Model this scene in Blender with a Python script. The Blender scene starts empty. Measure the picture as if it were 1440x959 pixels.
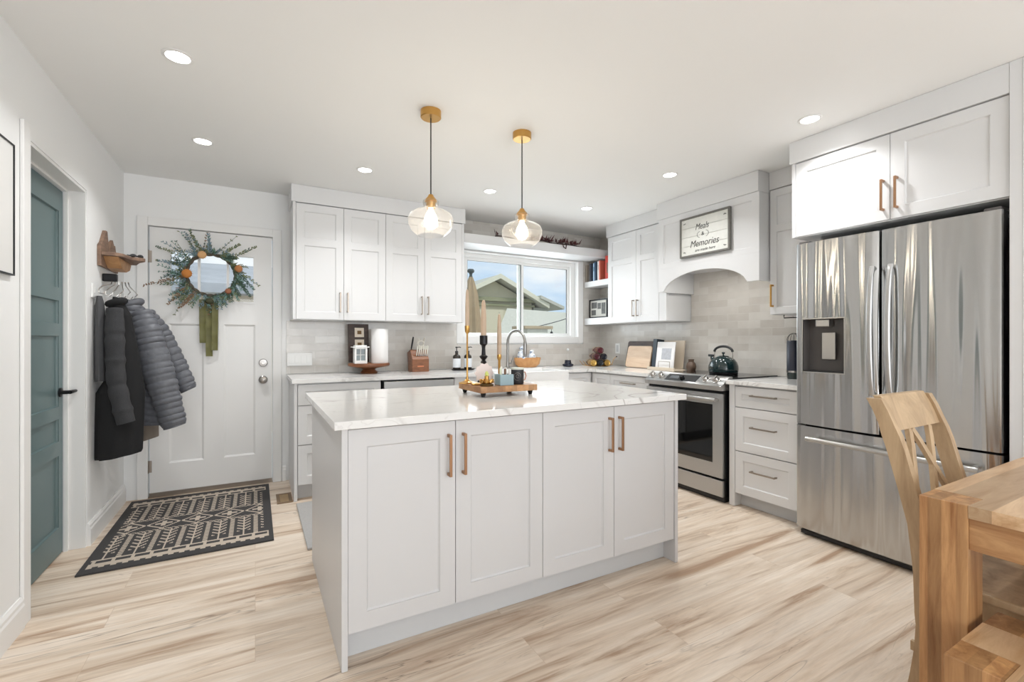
import bpy, math, random
from mathutils import Vector, Matrix
random.seed(7)
PI = math.pi
scn = bpy.context.scene
COL = scn.collection

# ------------------------------------------------------------------ camera, world, lights, exposure
cam_d = bpy.data.cameras.new('camera'); cam = bpy.data.objects.new('camera', cam_d); COL.objects.link(cam)
cam_d.sensor_width = 36.0; cam_d.lens = 36.0 * 650 / 1440; cam_d.clip_start = 0.02
cam.location = (0, 0, 1.20); cam.rotation_euler = (PI / 2, 0, -math.atan(361 / 650))
scn.camera = cam
scn.view_settings.view_transform = 'Standard'; scn.view_settings.look = 'None'
scn.view_settings.gamma = 1; scn.view_settings.use_curve_mapping = False
scn.view_settings.exposure = 0.0

def lin(c):
    return tuple(((v / 12.92) if v <= .04045 else ((v + .055) / 1.055) ** 2.4) for v in c)
def rgb(r, g, b): return lin((r / 255, g / 255, b / 255)) + (1,)

world = bpy.data.worlds.new('sky'); scn.world = world; world.use_nodes = True
wn, wl = world.node_tree.nodes, world.node_tree.links
wn.clear()
wo = wn.new('ShaderNodeOutputWorld'); wb = wn.new('ShaderNodeBackground')
tc = wn.new('ShaderNodeTexCoord'); mp = wn.new('ShaderNodeMapping'); mp.inputs['Scale'].default_value = (1.4, 1.4, 5)
nz = wn.new('ShaderNodeTexNoise'); nz.inputs['Scale'].default_value = 2.2; nz.inputs['Detail'].default_value = 6
cr = wn.new('ShaderNodeValToRGB')
cr.color_ramp.elements[0].position = .42; cr.color_ramp.elements[0].color = rgb(196, 219, 243)
cr.color_ramp.elements[1].position = .62; cr.color_ramp.elements[1].color = rgb(243, 246, 250)
wl.new(tc.outputs['Generated'], mp.inputs['Vector']); wl.new(mp.outputs[0], nz.inputs['Vector'])
wl.new(nz.outputs['Fac'], cr.inputs['Fac']); wl.new(cr.outputs['Color'], wb.inputs['Color'])
wb.inputs['Strength'].default_value = 1.1; wl.new(wb.outputs[0], wo.inputs['Surface'])

def area(name, loc, rot, sx, sy, power, color=(1, 1, 1)):
    d = bpy.data.lights.new(name, 'AREA'); d.shape = 'RECTANGLE'; d.size = sx; d.size_y = sy
    d.energy = power; d.color = color
    o = bpy.data.objects.new(name, d); COL.objects.link(o); o.location = loc; o.rotation_euler = rot
    return o
# daylight through the openings of the room behind the camera and through the sink window
area('daylight_rear', (.9, -3.35, 1.35), (PI / 2 + .55, 0, 0), 4.2, 2.0, 140, (.93, .965, 1))
sun_d = bpy.data.lights.new('sun', 'SUN'); sun_d.energy = 1.6; sun_d.angle = .09; sun_d.color = (1, .96, .9)
sun = bpy.data.objects.new('sun', sun_d); COL.objects.link(sun); sun.rotation_euler = (math.radians(38), 0, math.radians(20))
area('daylight_sink', (2.6, 4.62, 1.66), (-PI / 2, 0, 0), 1.35, .75, 14, (.9, .95, 1))
POT_POWER = 5.0
PENDANT_POWER = 2.5

# ------------------------------------------------------------------ materials
def nt(name):
    m = bpy.data.materials.new(name); m.use_nodes = True
    n, l = m.node_tree.nodes, m.node_tree.links
    return m, n, l, n['Principled BSDF']
def mat(name, col, rough=.5, metal=0., spec=.5, bump=0., bscale=200., var=0., coat=0.):
    m, n, l, b = nt(name)
    b.inputs['Base Color'].default_value = col if len(col) == 4 else tuple(col) + (1,)
    b.inputs['Roughness'].default_value = rough; b.inputs['Metallic'].default_value = metal
    b.inputs['Specular IOR Level'].default_value = spec; b.inputs['Coat Weight'].default_value = coat
    t = n.new('ShaderNodeTexCoord'); z = n.new('ShaderNodeTexNoise'); z.inputs['Scale'].default_value = bscale
    l.new(t.outputs['Object'], z.inputs['Vector'])
    if bump:
        bp = n.new('ShaderNodeBump'); bp.inputs['Strength'].default_value = bump; bp.inputs['Distance'].default_value = .002
        l.new(z.outputs['Fac'], bp.inputs['Height']); l.new(bp.outputs[0], b.inputs['Normal'])
    if var:
        mx = n.new('ShaderNodeMix'); mx.data_type = 'RGBA'; mx.blend_type = 'MULTIPLY'
        r = n.new('ShaderNodeMapRange'); r.inputs['To Min'].default_value = 1 - var; r.inputs['To Max'].default_value = 1 + var * .3
        l.new(z.outputs['Fac'], r.inputs['Value']); l.new(r.outputs[0], mx.inputs['B'])
        mx.inputs['A'].default_value = b.inputs['Base Color'].default_value[:]; mx.inputs['Factor'].default_value = 1
        l.new(mx.outputs['Result'], b.inputs['Base Color'])
    return m
def emit(name, col, s):
    m, n, l, b = nt(name)
    b.inputs['Base Color'].default_value = col; b.inputs['Emission Color'].default_value = col
    b.inputs['Emission Strength'].default_value = s
    return m
def thin_glass(name, tint=(1, 1, 1, 1), gloss=1.0, ior=1.45):
    m, n, l, b = nt(name); n.remove(b)
    o = n['Material Output']; tr = n.new('ShaderNodeBsdfTransparent'); tr.inputs[0].default_value = tint
    g = n.new('ShaderNodeBsdfGlossy'); g.inputs['Roughness'].default_value = .02
    f = n.new('ShaderNodeLayerWeight'); f.inputs['Blend'].default_value = .5
    pw = n.new('ShaderNodeMath'); pw.operation = 'POWER'; pw.inputs[1].default_value = 3.5; l.new(f.outputs['Facing'], pw.inputs[0])
    mu = n.new('ShaderNodeMath'); mu.operation = 'MULTIPLY_ADD'; mu.inputs[1].default_value = .55 * gloss; mu.inputs[2].default_value = .035 * gloss
    mx = n.new('ShaderNodeMixShader'); l.new(pw.outputs[0], mu.inputs[0]); l.new(mu.outputs[0], mx.inputs[0])
    l.new(tr.outputs[0], mx.inputs[1]); l.new(g.outputs[0], mx.inputs[2]); l.new(mx.outputs[0], o.inputs['Surface'])
    return m
def wood(name, c1, c2, scale=(2, 30, 30), rough=.5, dark=None, plank=0., axis=0):
    """streaky grain; scale is small along the grain"""
    m, n, l, b = nt(name)
    t = n.new('ShaderNodeTexCoord'); mp = n.new('ShaderNodeMapping'); mp.inputs['Scale'].default_value = scale
    z = n.new('ShaderNodeTexNoise'); z.inputs['Scale'].default_value = 1; z.inputs['Detail'].default_value = 8
    z.inputs['Roughness'].default_value = .65; z.inputs['Distortion'].default_value = .6
    r = n.new('ShaderNodeValToRGB'); r.color_ramp.elements[0].position = .32; r.color_ramp.elements[1].position = .68
    r.color_ramp.elements[0].color = c1; r.color_ramp.elements[1].color = c2
    if dark:
        e = r.color_ramp.elements.new(.25); e.color = dark
    l.new(t.outputs['Object'], mp.inputs[0]); l.new(mp.outputs[0], z.inputs['Vector'])
    l.new(z.outputs['Fac'], r.inputs['Fac'])
    last = r.outputs['Color']
    if plank:
        sx = n.new('ShaderNodeSeparateXYZ'); l.new(t.outputs['Object'], sx.inputs[0])
        d = n.new('ShaderNodeMath'); d.operation = 'DIVIDE'; d.inputs[1].default_value = plank; l.new(sx.outputs[axis], d.inputs[0])
        fl = n.new('ShaderNodeMath'); fl.operation = 'FLOOR'; l.new(d.outputs[0], fl.inputs[0])
        wn_ = n.new('ShaderNodeTexWhiteNoise'); wn_.noise_dimensions = '1D'; l.new(fl.outputs[0], wn_.inputs['W'])
        mr = n.new('ShaderNodeMapRange'); mr.inputs['To Min'].default_value = .72; mr.inputs['To Max'].default_value = 1.12
        l.new(wn_.outputs['Value'], mr.inputs['Value'])
        mx = n.new('ShaderNodeMix'); mx.data_type = 'RGBA'; mx.blend_type = 'MULTIPLY'; mx.inputs['Factor'].default_value = 1
        l.new(last, mx.inputs['A']); l.new(mr.outputs[0], mx.inputs['B']); last = mx.outputs['Result']
    l.new(last, b.inputs['Base Color']); b.inputs['Roughness'].default_value = rough
    bp = n.new('ShaderNodeBump'); bp.inputs['Strength'].default_value = .15; bp.inputs['Distance'].default_value = .002
    l.new(z.outputs['Fac'], bp.inputs['Height']); l.new(bp.outputs[0], b.inputs['Normal'])
    return m
def floor_mat():
    m, n, l, b = nt('light oak planks')
    g = n.new('ShaderNodeNewGeometry')
    br = n.new('ShaderNodeTexBrick'); br.offset = .37; br.offset_frequency = 2; br.squash = 1
    br.inputs['Color1'].default_value = (0, 0, 0, 1); br.inputs['Color2'].default_value = (1, 1, 1, 1); br.inputs['Mortar'].default_value = (.5, .5, .5, 1)
    br.inputs['Scale'].default_value = 1; br.inputs['Mortar Size'].default_value = .0009; br.inputs['Mortar Smooth'].default_value = .4
    br.inputs['Brick Width'].default_value = 1.5; br.inputs['Row Height'].default_value = .18
    l.new(g.outputs['Position'], br.inputs['Vector'])
    # per plank offset of the grain
    sc = n.new('ShaderNodeVectorMath'); sc.operation = 'SCALE'; sc.inputs['Scale'].default_value = 37.0
    l.new(br.outputs['Color'], sc.inputs[0])
    ad = n.new('ShaderNodeVectorMath'); ad.operation = 'ADD'; l.new(g.outputs['Position'], ad.inputs[0]); l.new(sc.outputs[0], ad.inputs[1])
    def grain(scale, detail, dist, rough=.6):
        mp = n.new('ShaderNodeMapping'); mp.inputs['Scale'].default_value = scale; l.new(ad.outputs[0], mp.inputs[0])
        z = n.new('ShaderNodeTexNoise'); z.inputs['Scale'].default_value = 1; z.inputs['Detail'].default_value = detail
        z.inputs['Distortion'].default_value = dist; z.inputs['Roughness'].default_value = rough
        l.new(mp.outputs[0], z.inputs['Vector']); return z
    z1 = grain((1.0, 12, 1), 7, .7, .62); z2 = grain((4, 85, 1), 7, .3, .75); z3 = grain((.9, 7.5, 1), 4, 1.1, .55)
    r1 = n.new('ShaderNodeValToRGB'); e = r1.color_ramp.elements
    e[0].position = .33; e[0].color = rgb(178, 149, 124); e[1].position = .64; e[1].color = rgb(238, 224, 208)
    x = e.new(.46); x.color = rgb(220, 201, 180)
    l.new(z1.outputs['Fac'], r1.inputs['Fac'])
    r2 = n.new('ShaderNodeMapRange'); r2.inputs['From Min'].default_value = .3; r2.inputs['From Max'].default_value = .7
    r2.inputs['To Min'].default_value = .85; r2.inputs['To Max'].default_value = 1.06; l.new(z2.outputs['Fac'], r2.inputs['Value'])
    m1 = n.new('ShaderNodeMix'); m1.data_type = 'RGBA'; m1.blend_type = 'MULTIPLY'; m1.inputs['Factor'].default_value = 1
    l.new(r1.outputs['Color'], m1.inputs['A']); l.new(r2.outputs[0], m1.inputs['B'])
    # dark knotty streaks
    r3 = n.new('ShaderNodeValToRGB'); q = r3.color_ramp.elements
    q[0].position = .489; q[0].color = (0, 0, 0, 1); q[1].position = .511; q[1].color = (0, 0, 0, 1)
    w = q.new(.5); w.color = (.75, .75, .75, 1)
    l.new(z3.outputs['Fac'], r3.inputs['Fac'])
    gate = n.new('ShaderNodeMapRange'); gate.inputs['From Min'].default_value = .52; gate.inputs['From Max'].default_value = .66
    l.new(z1.outputs['Fac'], gate.inputs['Value'])
    z4 = grain((.7, 1.6, 1), 2, 0); gate.inputs['From Min'].default_value = .50
    l.new(z4.outputs['Fac'], gate.inputs['Value'])
    gm = n.new('ShaderNodeMath'); gm.operation = 'MULTIPLY'; l.new(r3.outputs['Color'], gm.inputs[0]); l.new(gate.outputs[0], gm.inputs[1])
    m2 = n.new('ShaderNodeMix'); m2.data_type = 'RGBA'; l.new(gm.outputs[0], m2.inputs['Factor'])
    l.new(m1.outputs['Result'], m2.inputs['A']); m2.inputs['B'].default_value = rgb(104, 86, 74)
    # whole plank tone
    rt = n.new('ShaderNodeMapRange'); rt.inputs['To Min'].default_value = .94; rt.inputs['To Max'].default_value = 1.04
    l.new(br.outputs['Color'], rt.inputs['Value'])
    m3 = n.new('ShaderNodeMix'); m3.data_type = 'RGBA'; m3.blend_type = 'MULTIPLY'; m3.inputs['Factor'].default_value = 1
    l.new(m2.outputs['Result'], m3.inputs['A']); l.new(rt.outputs[0], m3.inputs['B'])
    m4 = n.new('ShaderNodeMix'); m4.data_type = 'RGBA'; l.new(br.outputs['Fac'], m4.inputs['Factor'])
    l.new(m3.outputs['Result'], m4.inputs['A']); m4.inputs['B'].default_value = rgb(196, 174, 152)
    l.new(m4.outputs['Result'], b.inputs['Base Color'])
    b.inputs['Roughness'].default_value = .42; b.inputs['Specular IOR Level'].default_value = .4
    bp = n.new('ShaderNodeBump'); bp.inputs['Strength'].default_value = .08; bp.inputs['Distance'].default_value = .002
    l.new(z2.outputs['Fac'], bp.inputs['Height']); l.new(bp.outputs[0], b.inputs['Normal'])
    return m
def tile_mat():
    m, n, l, b = nt('glazed subway tile')
    g = n.new('ShaderNodeNewGeometry'); s = n.new('ShaderNodeSeparateXYZ'); l.new(g.outputs['Position'], s.inputs[0])
    a = n.new('ShaderNodeMath'); a.operation = 'SUBTRACT'; l.new(s.outputs[0], a.inputs[0]); l.new(s.outputs[1], a.inputs[1])
    c = n.new('ShaderNodeCombineXYZ'); l.new(a.outputs[0], c.inputs[0]); l.new(s.outputs[2], c.inputs[1])
    br = n.new('ShaderNodeTexBrick'); br.offset = .5
    br.inputs['Color1'].default_value = (0, 0, 0, 1); br.inputs['Color2'].default_value = (1, 1, 1, 1)
    br.inputs['Scale'].default_value = 1; br.inputs['Mortar Size'].default_value = .0022; br.inputs['Mortar Smooth'].default_value = .3
    br.inputs['Brick Width'].default_value = .203; br.inputs['Row Height'].default_value = .0655
    l.new(c.outputs[0], br.inputs['Vector'])
    sc = n.new('ShaderNodeVectorMath'); sc.operation = 'SCALE'; sc.inputs['Scale'].default_value = 11; l.new(br.outputs['Color'], sc.inputs[0])
    ad = n.new('ShaderNodeVectorMath'); ad.operation = 'ADD'; l.new(g.outputs['Position'], ad.inputs[0]); l.new(sc.outputs[0], ad.inputs[1])
    z = n.new('ShaderNodeTexNoise'); z.inputs['Scale'].default_value = 9; z.inputs['Detail'].default_value = 5; l.new(ad.outputs[0], z.inputs['Vector'])
    r = n.new('ShaderNodeValToRGB'); e = r.color_ramp.elements
    e[0].position = 0; e[0].color = rgb(186, 179, 170); e[1].position = 1; e[1].color = rgb(224, 221, 215)
    k = e.new(.5); k.color = rgb(208, 203, 196)
    mxx = n.new('ShaderNodeMix'); mxx.inputs['Factor'].default_value = .55
    l.new(br.outputs['Color'], mxx.inputs['A']); l.new(z.outputs['Fac'], mxx.inputs['B']); l.new(mxx.outputs[0], r.inputs['Fac'])
    m4 = n.new('ShaderNodeMix'); m4.data_type = 'RGBA'; l.new(br.outputs['Fac'], m4.inputs['Factor'])
    l.new(r.outputs['Color'], m4.inputs['A']); m4.inputs['B'].default_value = rgb(212, 209, 203)
    l.new(m4.outputs['Result'], b.inputs['Base Color'])
    b.inputs['Roughness'].default_value = .16
    iv = n.new('ShaderNodeMath'); iv.operation = 'MULTIPLY'; iv.inputs[1].default_value = -1.2; l.new(br.outputs['Fac'], iv.inputs[0])
    z2 = n.new('ShaderNodeTexNoise'); z2.inputs['Scale'].default_value = 24; l.new(ad.outputs[0], z2.inputs['Vector'])
    sm = n.new('ShaderNodeMath'); sm.operation = 'ADD'; l.new(iv.outputs[0], sm.inputs[0]); l.new(z2.outputs['Fac'], sm.inputs[1])
    bp = n.new('ShaderNodeBump'); bp.inputs['Strength'].default_value = .35; bp.inputs['Distance'].default_value = .003
    l.new(sm.outputs[0], bp.inputs['Height']); l.new(bp.outputs[0], b.inputs['Normal'])
    return m
def marble_mat():
    m, n, l, b = nt('white quartz with grey veins')
    g = n.new('ShaderNodeNewGeometry')
    mp = n.new('ShaderNodeMapping'); mp.inputs['Rotation'].default_value = (0, 0, .6); mp.inputs['Scale'].default_value = (1, 1.6, 1)
    l.new(g.outputs['Position'], mp.inputs[0])
    def vein(scale, width, dist):
        z = n.new('ShaderNodeTexNoise'); z.inputs['Scale'].default_value = scale; z.inputs['Detail'].default_value = 5; z.inputs['Distortion'].default_value = dist
        l.new(mp.outputs[0], z.inputs['Vector'])
        s = n.new('ShaderNodeMath'); s.operation = 'SUBTRACT'; s.inputs[1].default_value = .5; l.new(z.outputs['Fac'], s.inputs[0])
        a = n.new('ShaderNodeMath'); a.operation = 'ABSOLUTE'; l.new(s.outputs[0], a.inputs[0])
        r = n.new('ShaderNodeMapRange'); r.inputs['From Min'].default_value = 0; r.inputs['From Max'].default_value = width
        r.inputs['To Min'].default_value = 1; r.inputs['To Max'].default_value = 0; l.new(a.outputs[0], r.inputs['Value']); return r
    v1 = vein(1.3, .018, 1.2); v2 = vein(2.6, .008, .8)
    gt = n.new('ShaderNodeTexNoise'); gt.inputs['Scale'].default_value = 2.0; l.new(g.outputs['Position'], gt.inputs['Vector'])
    gr = n.new('ShaderNodeMapRange'); gr.inputs['From Min'].default_value = .45; gr.inputs['From Max'].default_value = .65; l.new(gt.outputs['Fac'], gr.inputs['Value'])
    a = n.new('ShaderNodeMath'); a.operation = 'MULTIPLY'; l.new(v1.outputs[0], a.inputs[0]); l.new(gr.outputs[0], a.inputs[1])
    c = n.new('ShaderNodeMath'); c.operation = 'MULTIPLY'; c.inputs[1].default_value = .25; l.new(v2.outputs[0], c.inputs[0])
    s = n.new('ShaderNodeMath'); s.operation = 'MAXIMUM'; l.new(a.outputs[0], s.inputs[0]); l.new(c.outputs[0], s.inputs[1])
    s2 = n.new('ShaderNodeMath'); s2.operation = 'MULTIPLY'; s2.inputs[1].default_value = .85; l.new(s.outputs[0], s2.inputs[0])
    mx = n.new('ShaderNodeMix'); mx.data_type = 'RGBA'; l.new(s2.outputs[0], mx.inputs['Factor'])
    mx.inputs['A'].default_value = rgb(232, 231, 229); mx.inputs['B'].default_value = rgb(165, 160, 156)
    l.new(mx.outputs['Result'], b.inputs['Base Color']); b.inputs['Roughness'].default_value = .12
    return m
ANI, ANR = .9, .25
def steel_mat(name, col=(.56, .555, .545, 1), wave=.5, rough=.24, along=2):
    m, n, l, b = nt(name)
    b.inputs['Base Color'].default_value = col; b.inputs['Metallic'].default_value = 1; b.inputs['Roughness'].default_value = rough
    g = n.new('ShaderNodeNewGeometry')
    sc = [10.5, 10.5, 10.5]; sc[along] = .45
    mp = n.new('ShaderNodeMapping'); mp.inputs['Scale'].default_value = sc; l.new(g.outputs['Position'], mp.inputs[0])
    z = n.new('ShaderNodeTexNoise'); z.inputs['Scale'].default_value = 1; z.inputs['Detail'].default_value = 1; l.new(mp.outputs[0], z.inputs['Vector'])
    bp = n.new('ShaderNodeBump'); bp.inputs['Strength'].default_value = wave; bp.inputs['Distance'].default_value = .036
    tg = n.new('ShaderNodeTangent'); tg.direction_type = 'RADIAL'; tg.axis = 'Z'; l.new(tg.outputs[0], b.inputs['Tangent'])
    b.inputs['Anisotropic'].default_value = ANI; b.inputs['Anisotropic Rotation'].default_value = ANR
    l.new(z.outputs['Fac'], bp.inputs['Height']); l.new(bp.outputs[0], b.inputs['Normal'])
    return m

MW = mat('white wall paint', rgb(238, 238, 237), .65)
MCEIL = mat('ceiling paint', rgb(243, 243, 241), .8, bump=.1)
MTRIM = mat('white trim paint', rgb(236, 235, 233), .45)
MCAB = mat('white cabinet lacquer', rgb(222, 222, 222), .35)
MISL = mat('pale grey cabinet lacquer', rgb(208, 207, 207), .4)
MKICK = mat('pale grey toe kick', rgb(205, 206, 207), .5)
MFLOOR = floor_mat(); MTILE = tile_mat(); MMARB = marble_mat()
MSTEEL = steel_mat('brushed stainless steel', (.52, .52, .515, 1), .9, .19); MSTEEL2 = steel_mat('plain stainless steel', (.5, .5, .495, 1), .03, .28)
MCHROME = mat('brushed nickel', (.62, .6, .57, 1), .25, 1)
MBRONZE = mat('champagne bronze', rgb(172, 134, 104), .36, 1)
MBRASS = mat('satin brass', rgb(205, 160, 92), .28, 1)
MFAUC = mat('faucet nickel', (.36, .35, .33), .28, 1)
MLOCK = mat('lock nickel', (.38, .36, .34), .3, 1)
MNICK = mat('warm nickel', rgb(165, 155, 145), .33, 1)
MBLACK = mat('black plastic', rgb(28, 28, 30), .4)
MBLKMET = mat('black metal', rgb(35, 35, 37), .35, .6)
MBLKGL = mat('black glass', rgb(16, 17, 18), .05)
MDGREY = mat('dark grey plastic', rgb(92, 88, 86), .35)
MTEAL = mat('teal door paint', rgb(98, 118, 119), .4)
MDOOR = mat('white door paint', rgb(233, 232, 230), .4)
MGLASS = thin_glass('clear glass')
MWGLASS = thin_glass('window glass', (.97, .985, .98, 1), .7)
MWOODT = wood('table acacia', rgb(150, 100, 58), rgb(205, 160, 112), (26, 3, 26), .38, plank=.085, axis=0)
MWOODTOP = wood('table top acacia', rgb(186, 144, 102), rgb(226, 194, 156), (3, 22, 26), .33, plank=.11, axis=1)
MWOODL = wood('leg acacia', rgb(146, 98, 58), rgb(205, 158, 108), (30, 30, 2.5), .38, plank=.03, axis=1)
MCHAIR = wood('chair beech', rgb(160, 132, 100), rgb(202, 174, 138), (14, 14, 2.5), .4)
MRUST = wood('rustic wood', rgb(104, 82, 70), rgb(158, 128, 106), (20, 3, 20), .7)
MTRAY = wood('tray wood', rgb(148, 102, 66), rgb(205, 158, 112), (9, 9, 14), .5, plank=.035, axis=0)
MWALN = wood('walnut block', rgb(104, 62, 38), rgb(148, 96, 62), (10, 10, 40), .4)
MDKWOOD = wood('dark stained wood', rgb(48, 34, 28), rgb(82, 62, 52), (10, 10, 30), .5)
MLTWOOD = wood('pale cutting board', rgb(214, 182, 150), rgb(234, 208, 180), (4, 4, 26), .45)
MORWOOD = wood('orange wood', rgb(196, 138, 84), rgb(222, 170, 116), (12, 12, 12), .4)
MPAPER = mat('white paper', rgb(240, 239, 238), .9)
MCREAM = mat('cream card', rgb(238, 226, 208), .8)
MWAX = mat('beige taper wax', rgb(196, 172, 148), .5)
MGREY = mat('grey fleece', rgb(84, 84, 86), .95, bump=.5, bscale=300, var=.25)
MBCOAT = mat('black coat fabric', rgb(16, 16, 18), .85, bump=.3, bscale=120)
MPUFF = mat('grey quilted nylon', rgb(100, 102, 108), .45, bump=.5, bscale=45, var=.35)
MTAN = mat('taupe lining', rgb(128, 118, 108), .9)
MWHPL = mat('white plastic', rgb(238, 238, 236), .35)

# ------------------------------------------------------------------ mesh collector
def place_org(p):
    v = Vector((0, 0, 0))
    while p is not None:
        v += p.location; p = p.parent
    return v
class MB:
    def __init__(s): s.v = []; s.f = []; s.m = []; s.k = 0
    def add(s, vs, fs):
        o = len(s.v); s.v += [tuple(a) for a in vs]; s.f += [tuple(i + o for i in f) for f in fs]; s.m += [s.k] * len(fs); return s
    def box(s, x0, x1, y0, y1, z0, z1):
        if x0 > x1: x0, x1 = x1, x0
        if y0 > y1: y0, y1 = y1, y0
        if z0 > z1: z0, z1 = z1, z0
        v = [(x0, y0, z0), (x1, y0, z0), (x1, y1, z0), (x0, y1, z0), (x0, y0, z1), (x1, y0, z1), (x1, y1, z1), (x0, y1, z1)]
        return s.add(v, [(0, 3, 2, 1), (4, 5, 6, 7), (0, 1, 5, 4), (1, 2, 6, 5), (2, 3, 7, 6), (3, 0, 4, 7)])
    def prism(s, pts, axis, a, b):
        def P(p, t):
            return {'x': (t, p[0], p[1]), 'y': (p[0], t, p[1]), 'z': (p[0], p[1], t)}[axis]
        n = len(pts)
        v = [P(p, a) for p in pts] + [P(p, b) for p in pts]
        f = [tuple(range(n))[::-1], tuple(range(n, 2 * n))] + [(i, (i + 1) % n, (i + 1) % n + n, i + n) for i in range(n)]
        return s.add(v, f)
    def rev(s, prof, c=(0, 0, 0), seg=32, M=None, cap=True):
        v = []; f = []; n = len(prof)
        for i in range(seg):
            a = 2 * PI * i / seg
            for r, z in prof:
                p = Vector((r * math.cos(a), r * math.sin(a), z))
                if M: p = M @ p
                v.append((p.x + c[0], p.y + c[1], p.z + c[2]))
        for i in range(seg):
            j = (i + 1) % seg
            for k in range(n - 1): f.append((i * n + k, j * n + k, j * n + k + 1, i * n + k + 1))
        if cap:
            if prof[0][0] > 1e-5: f.append(tuple(i * n for i in range(seg))[::-1])
            if prof[-1][0] > 1e-5: f.append(tuple(i * n + n - 1 for i in range(seg)))
        return s.add(v, f)
    def cyl(s, p0, p1, r, r2=None, seg=20):
        return s.tube([p0, p1], [r, r if r2 is None else r2], seg)
    def tube(s, pts, r, seg=10, flat=1.0, up=None):
        pts = [Vector(p) for p in pts]; n = len(pts)
        rs = r if isinstance(r, (list, tuple)) else [r] * n
        v = []; f = []
        T = [(pts[min(i + 1, n - 1)] - pts[max(i - 1, 0)]).normalized() for i in range(n)]
        u = Vector(up) if up else (Vector((0, 0, 1)) if abs(T[0].z) < .9 else Vector((1, 0, 0)))
        u = (u - T[0] * u.dot(T[0])).normalized()
        for i in range(n):
            u = (u - T[i] * u.dot(T[i])).normalized(); w = T[i].cross(u)
            for k in range(seg):
                a = 2 * PI * k / seg
                v.append(pts[i] + (u * math.cos(a) * flat + w * math.sin(a)) * rs[i])
        for i in range(n - 1):
            for k in range(seg):
                f.append((i * seg + k, i * seg + (k + 1) % seg, (i + 1) * seg + (k + 1) % seg, (i + 1) * seg + k))
        f.append(tuple(range(seg))[::-1]); f.append(tuple((n - 1) * seg + k for k in range(seg)))
        return s.add(v, f)
    def ball(s, c, r, seg=20, rings=12):
        if not isinstance(r, (tuple, list)): r = (r, r, r)
        v = [(c[0], c[1], c[2] - r[2])]; f = []
        for i in range(1, rings):
            t = PI * i / rings
            for k in range(seg):
                a = 2 * PI * k / seg
                v.append((c[0] + r[0] * math.sin(t) * math.cos(a), c[1] + r[1] * math.sin(t) * math.sin(a), c[2] - r[2] * math.cos(t)))
        v.append((c[0], c[1], c[2] + r[2]))
        for k in range(seg): f.append((0, 1 + (k + 1) % seg, 1 + k))
        for i in range(rings - 2):
            for k in range(seg):
                a = 1 + i * seg + k; b = 1 + i * seg + (k + 1) % seg
                f.append((a, b, b + seg, a + seg))
        L = len(v) - 1; o = 1 + (rings - 2) * seg
        for k in range(seg): f.append((o + k, o + (k + 1) % seg, L))
        return s.add(v, f)
    def obox(s, c, sx, sy, sz, rz=0, rx=0, ry=0):
        """box centred at c, rotated"""
        from mathutils import Euler
        M = Euler((rx, ry, rz)).to_matrix(); n = len(s.v)
        s.box(-sx / 2, sx / 2, -sy / 2, sy / 2, -sz / 2, sz / 2)
        for i in range(n, len(s.v)):
            p = M @ Vector(s.v[i]); s.v[i] = (p.x + c[0], p.y + c[1], p.z + c[2])
        return s
    def xform(s, fn, start=0):
        for i in range(start, len(s.v)): s.v[i] = tuple(fn(Vector(s.v[i])))
        return s
    def build(s, name, mats, parent=None, smooth=False, bevel=0., label=None, cat=None, group=None, kind=None, sub=0):
        mats = mats if isinstance(mats, (list, tuple)) else [mats]
        me = bpy.data.meshes.new(name)
        if parent is not None: o = place_org(parent)
        else:
            xs, ys, zs = zip(*s.v); o = Vector(((min(xs) + max(xs)) / 2, (min(ys) + max(ys)) / 2, min(zs)))
        me.from_pydata([(x - o.x, y - o.y, z - o.z) for x, y, z in s.v], [], s.f)
        for m in mats: me.materials.append(m)
        for p, k in zip(me.polygons, s.m):
            p.material_index = k; p.use_smooth = bool(smooth)
        me.update()
        ob = bpy.data.objects.new(name, me); COL.objects.link(ob)
        if parent is not None: ob.parent = parent
        else: ob.location = o
        if smooth == 'auto' or (smooth and bevel == 0):
            md = ob.modifiers.new('split', 'EDGE_SPLIT'); md.split_angle = math.radians(40)
        if bevel:
            md = ob.modifiers.new('bevel', 'BEVEL'); md.width = bevel; md.segments = 2; md.limit_method = 'ANGLE'; md.angle_limit = .6
        if sub:
            md = ob.modifiers.new('sub', 'SUBSURF'); md.levels = sub; md.render_levels = sub
        tag(ob, label, cat, group, kind)
        return ob
def tag(o, label=None, cat=None, group=None, kind=None):
    if label: o['label'] = label
    if cat: o['category'] = cat
    if group: o['group'] = group
    if kind: o['kind'] = kind
    return o
def thing(name, loc, label, cat, group=None, kind=None):
    o = bpy.data.objects.new(name, None); COL.objects.link(o); o.location = loc; o.empty_display_size = .05
    return tag(o, label, cat, group, kind)

# ------------------------------------------------------------------ room shell
H = 2.458; XL = -.86; XR = 3.70; YB = 4.43; YR = -3.5
MB().box(XL - .14, XR + .1, YR - .1, YB + .15, -.08, 0).build('floor', MFLOOR, kind='structure', label='light oak plank floor')
MB().box(XL - .14, XR + .1, YR - .1, YB + .15, H, H + .1).build('ceiling', MCEIL, kind='structure', label='white painted ceiling')
DY0, DY1, DZ = 2.752, 3.565, 2.078        # recess of the teal door
w = MB(); w.box(XL - .14, XL, YR, DY0, 0, H); w.box(XL - .14, XL, DY1, YB, 0, H); w.box(XL - .14, XL, DY0, DY1, DZ, H)
w.build('wall_left', MW, kind='structure', label='white wall with recessed teal door')
EX0, EX1, EZ = -.715, .130, 2.082          # entry door opening
WX0, WX1, WZ0, WZ1 = 1.88, 3.35, 1.25, 2.13  # window opening
w = MB(); w.box(XL - .14, EX0, YB, YB + .15, 0, H); w.box(EX0, EX1, YB, YB + .15, EZ, H); w.box(EX1, WX0, YB, YB + .15, 0, H)
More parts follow.
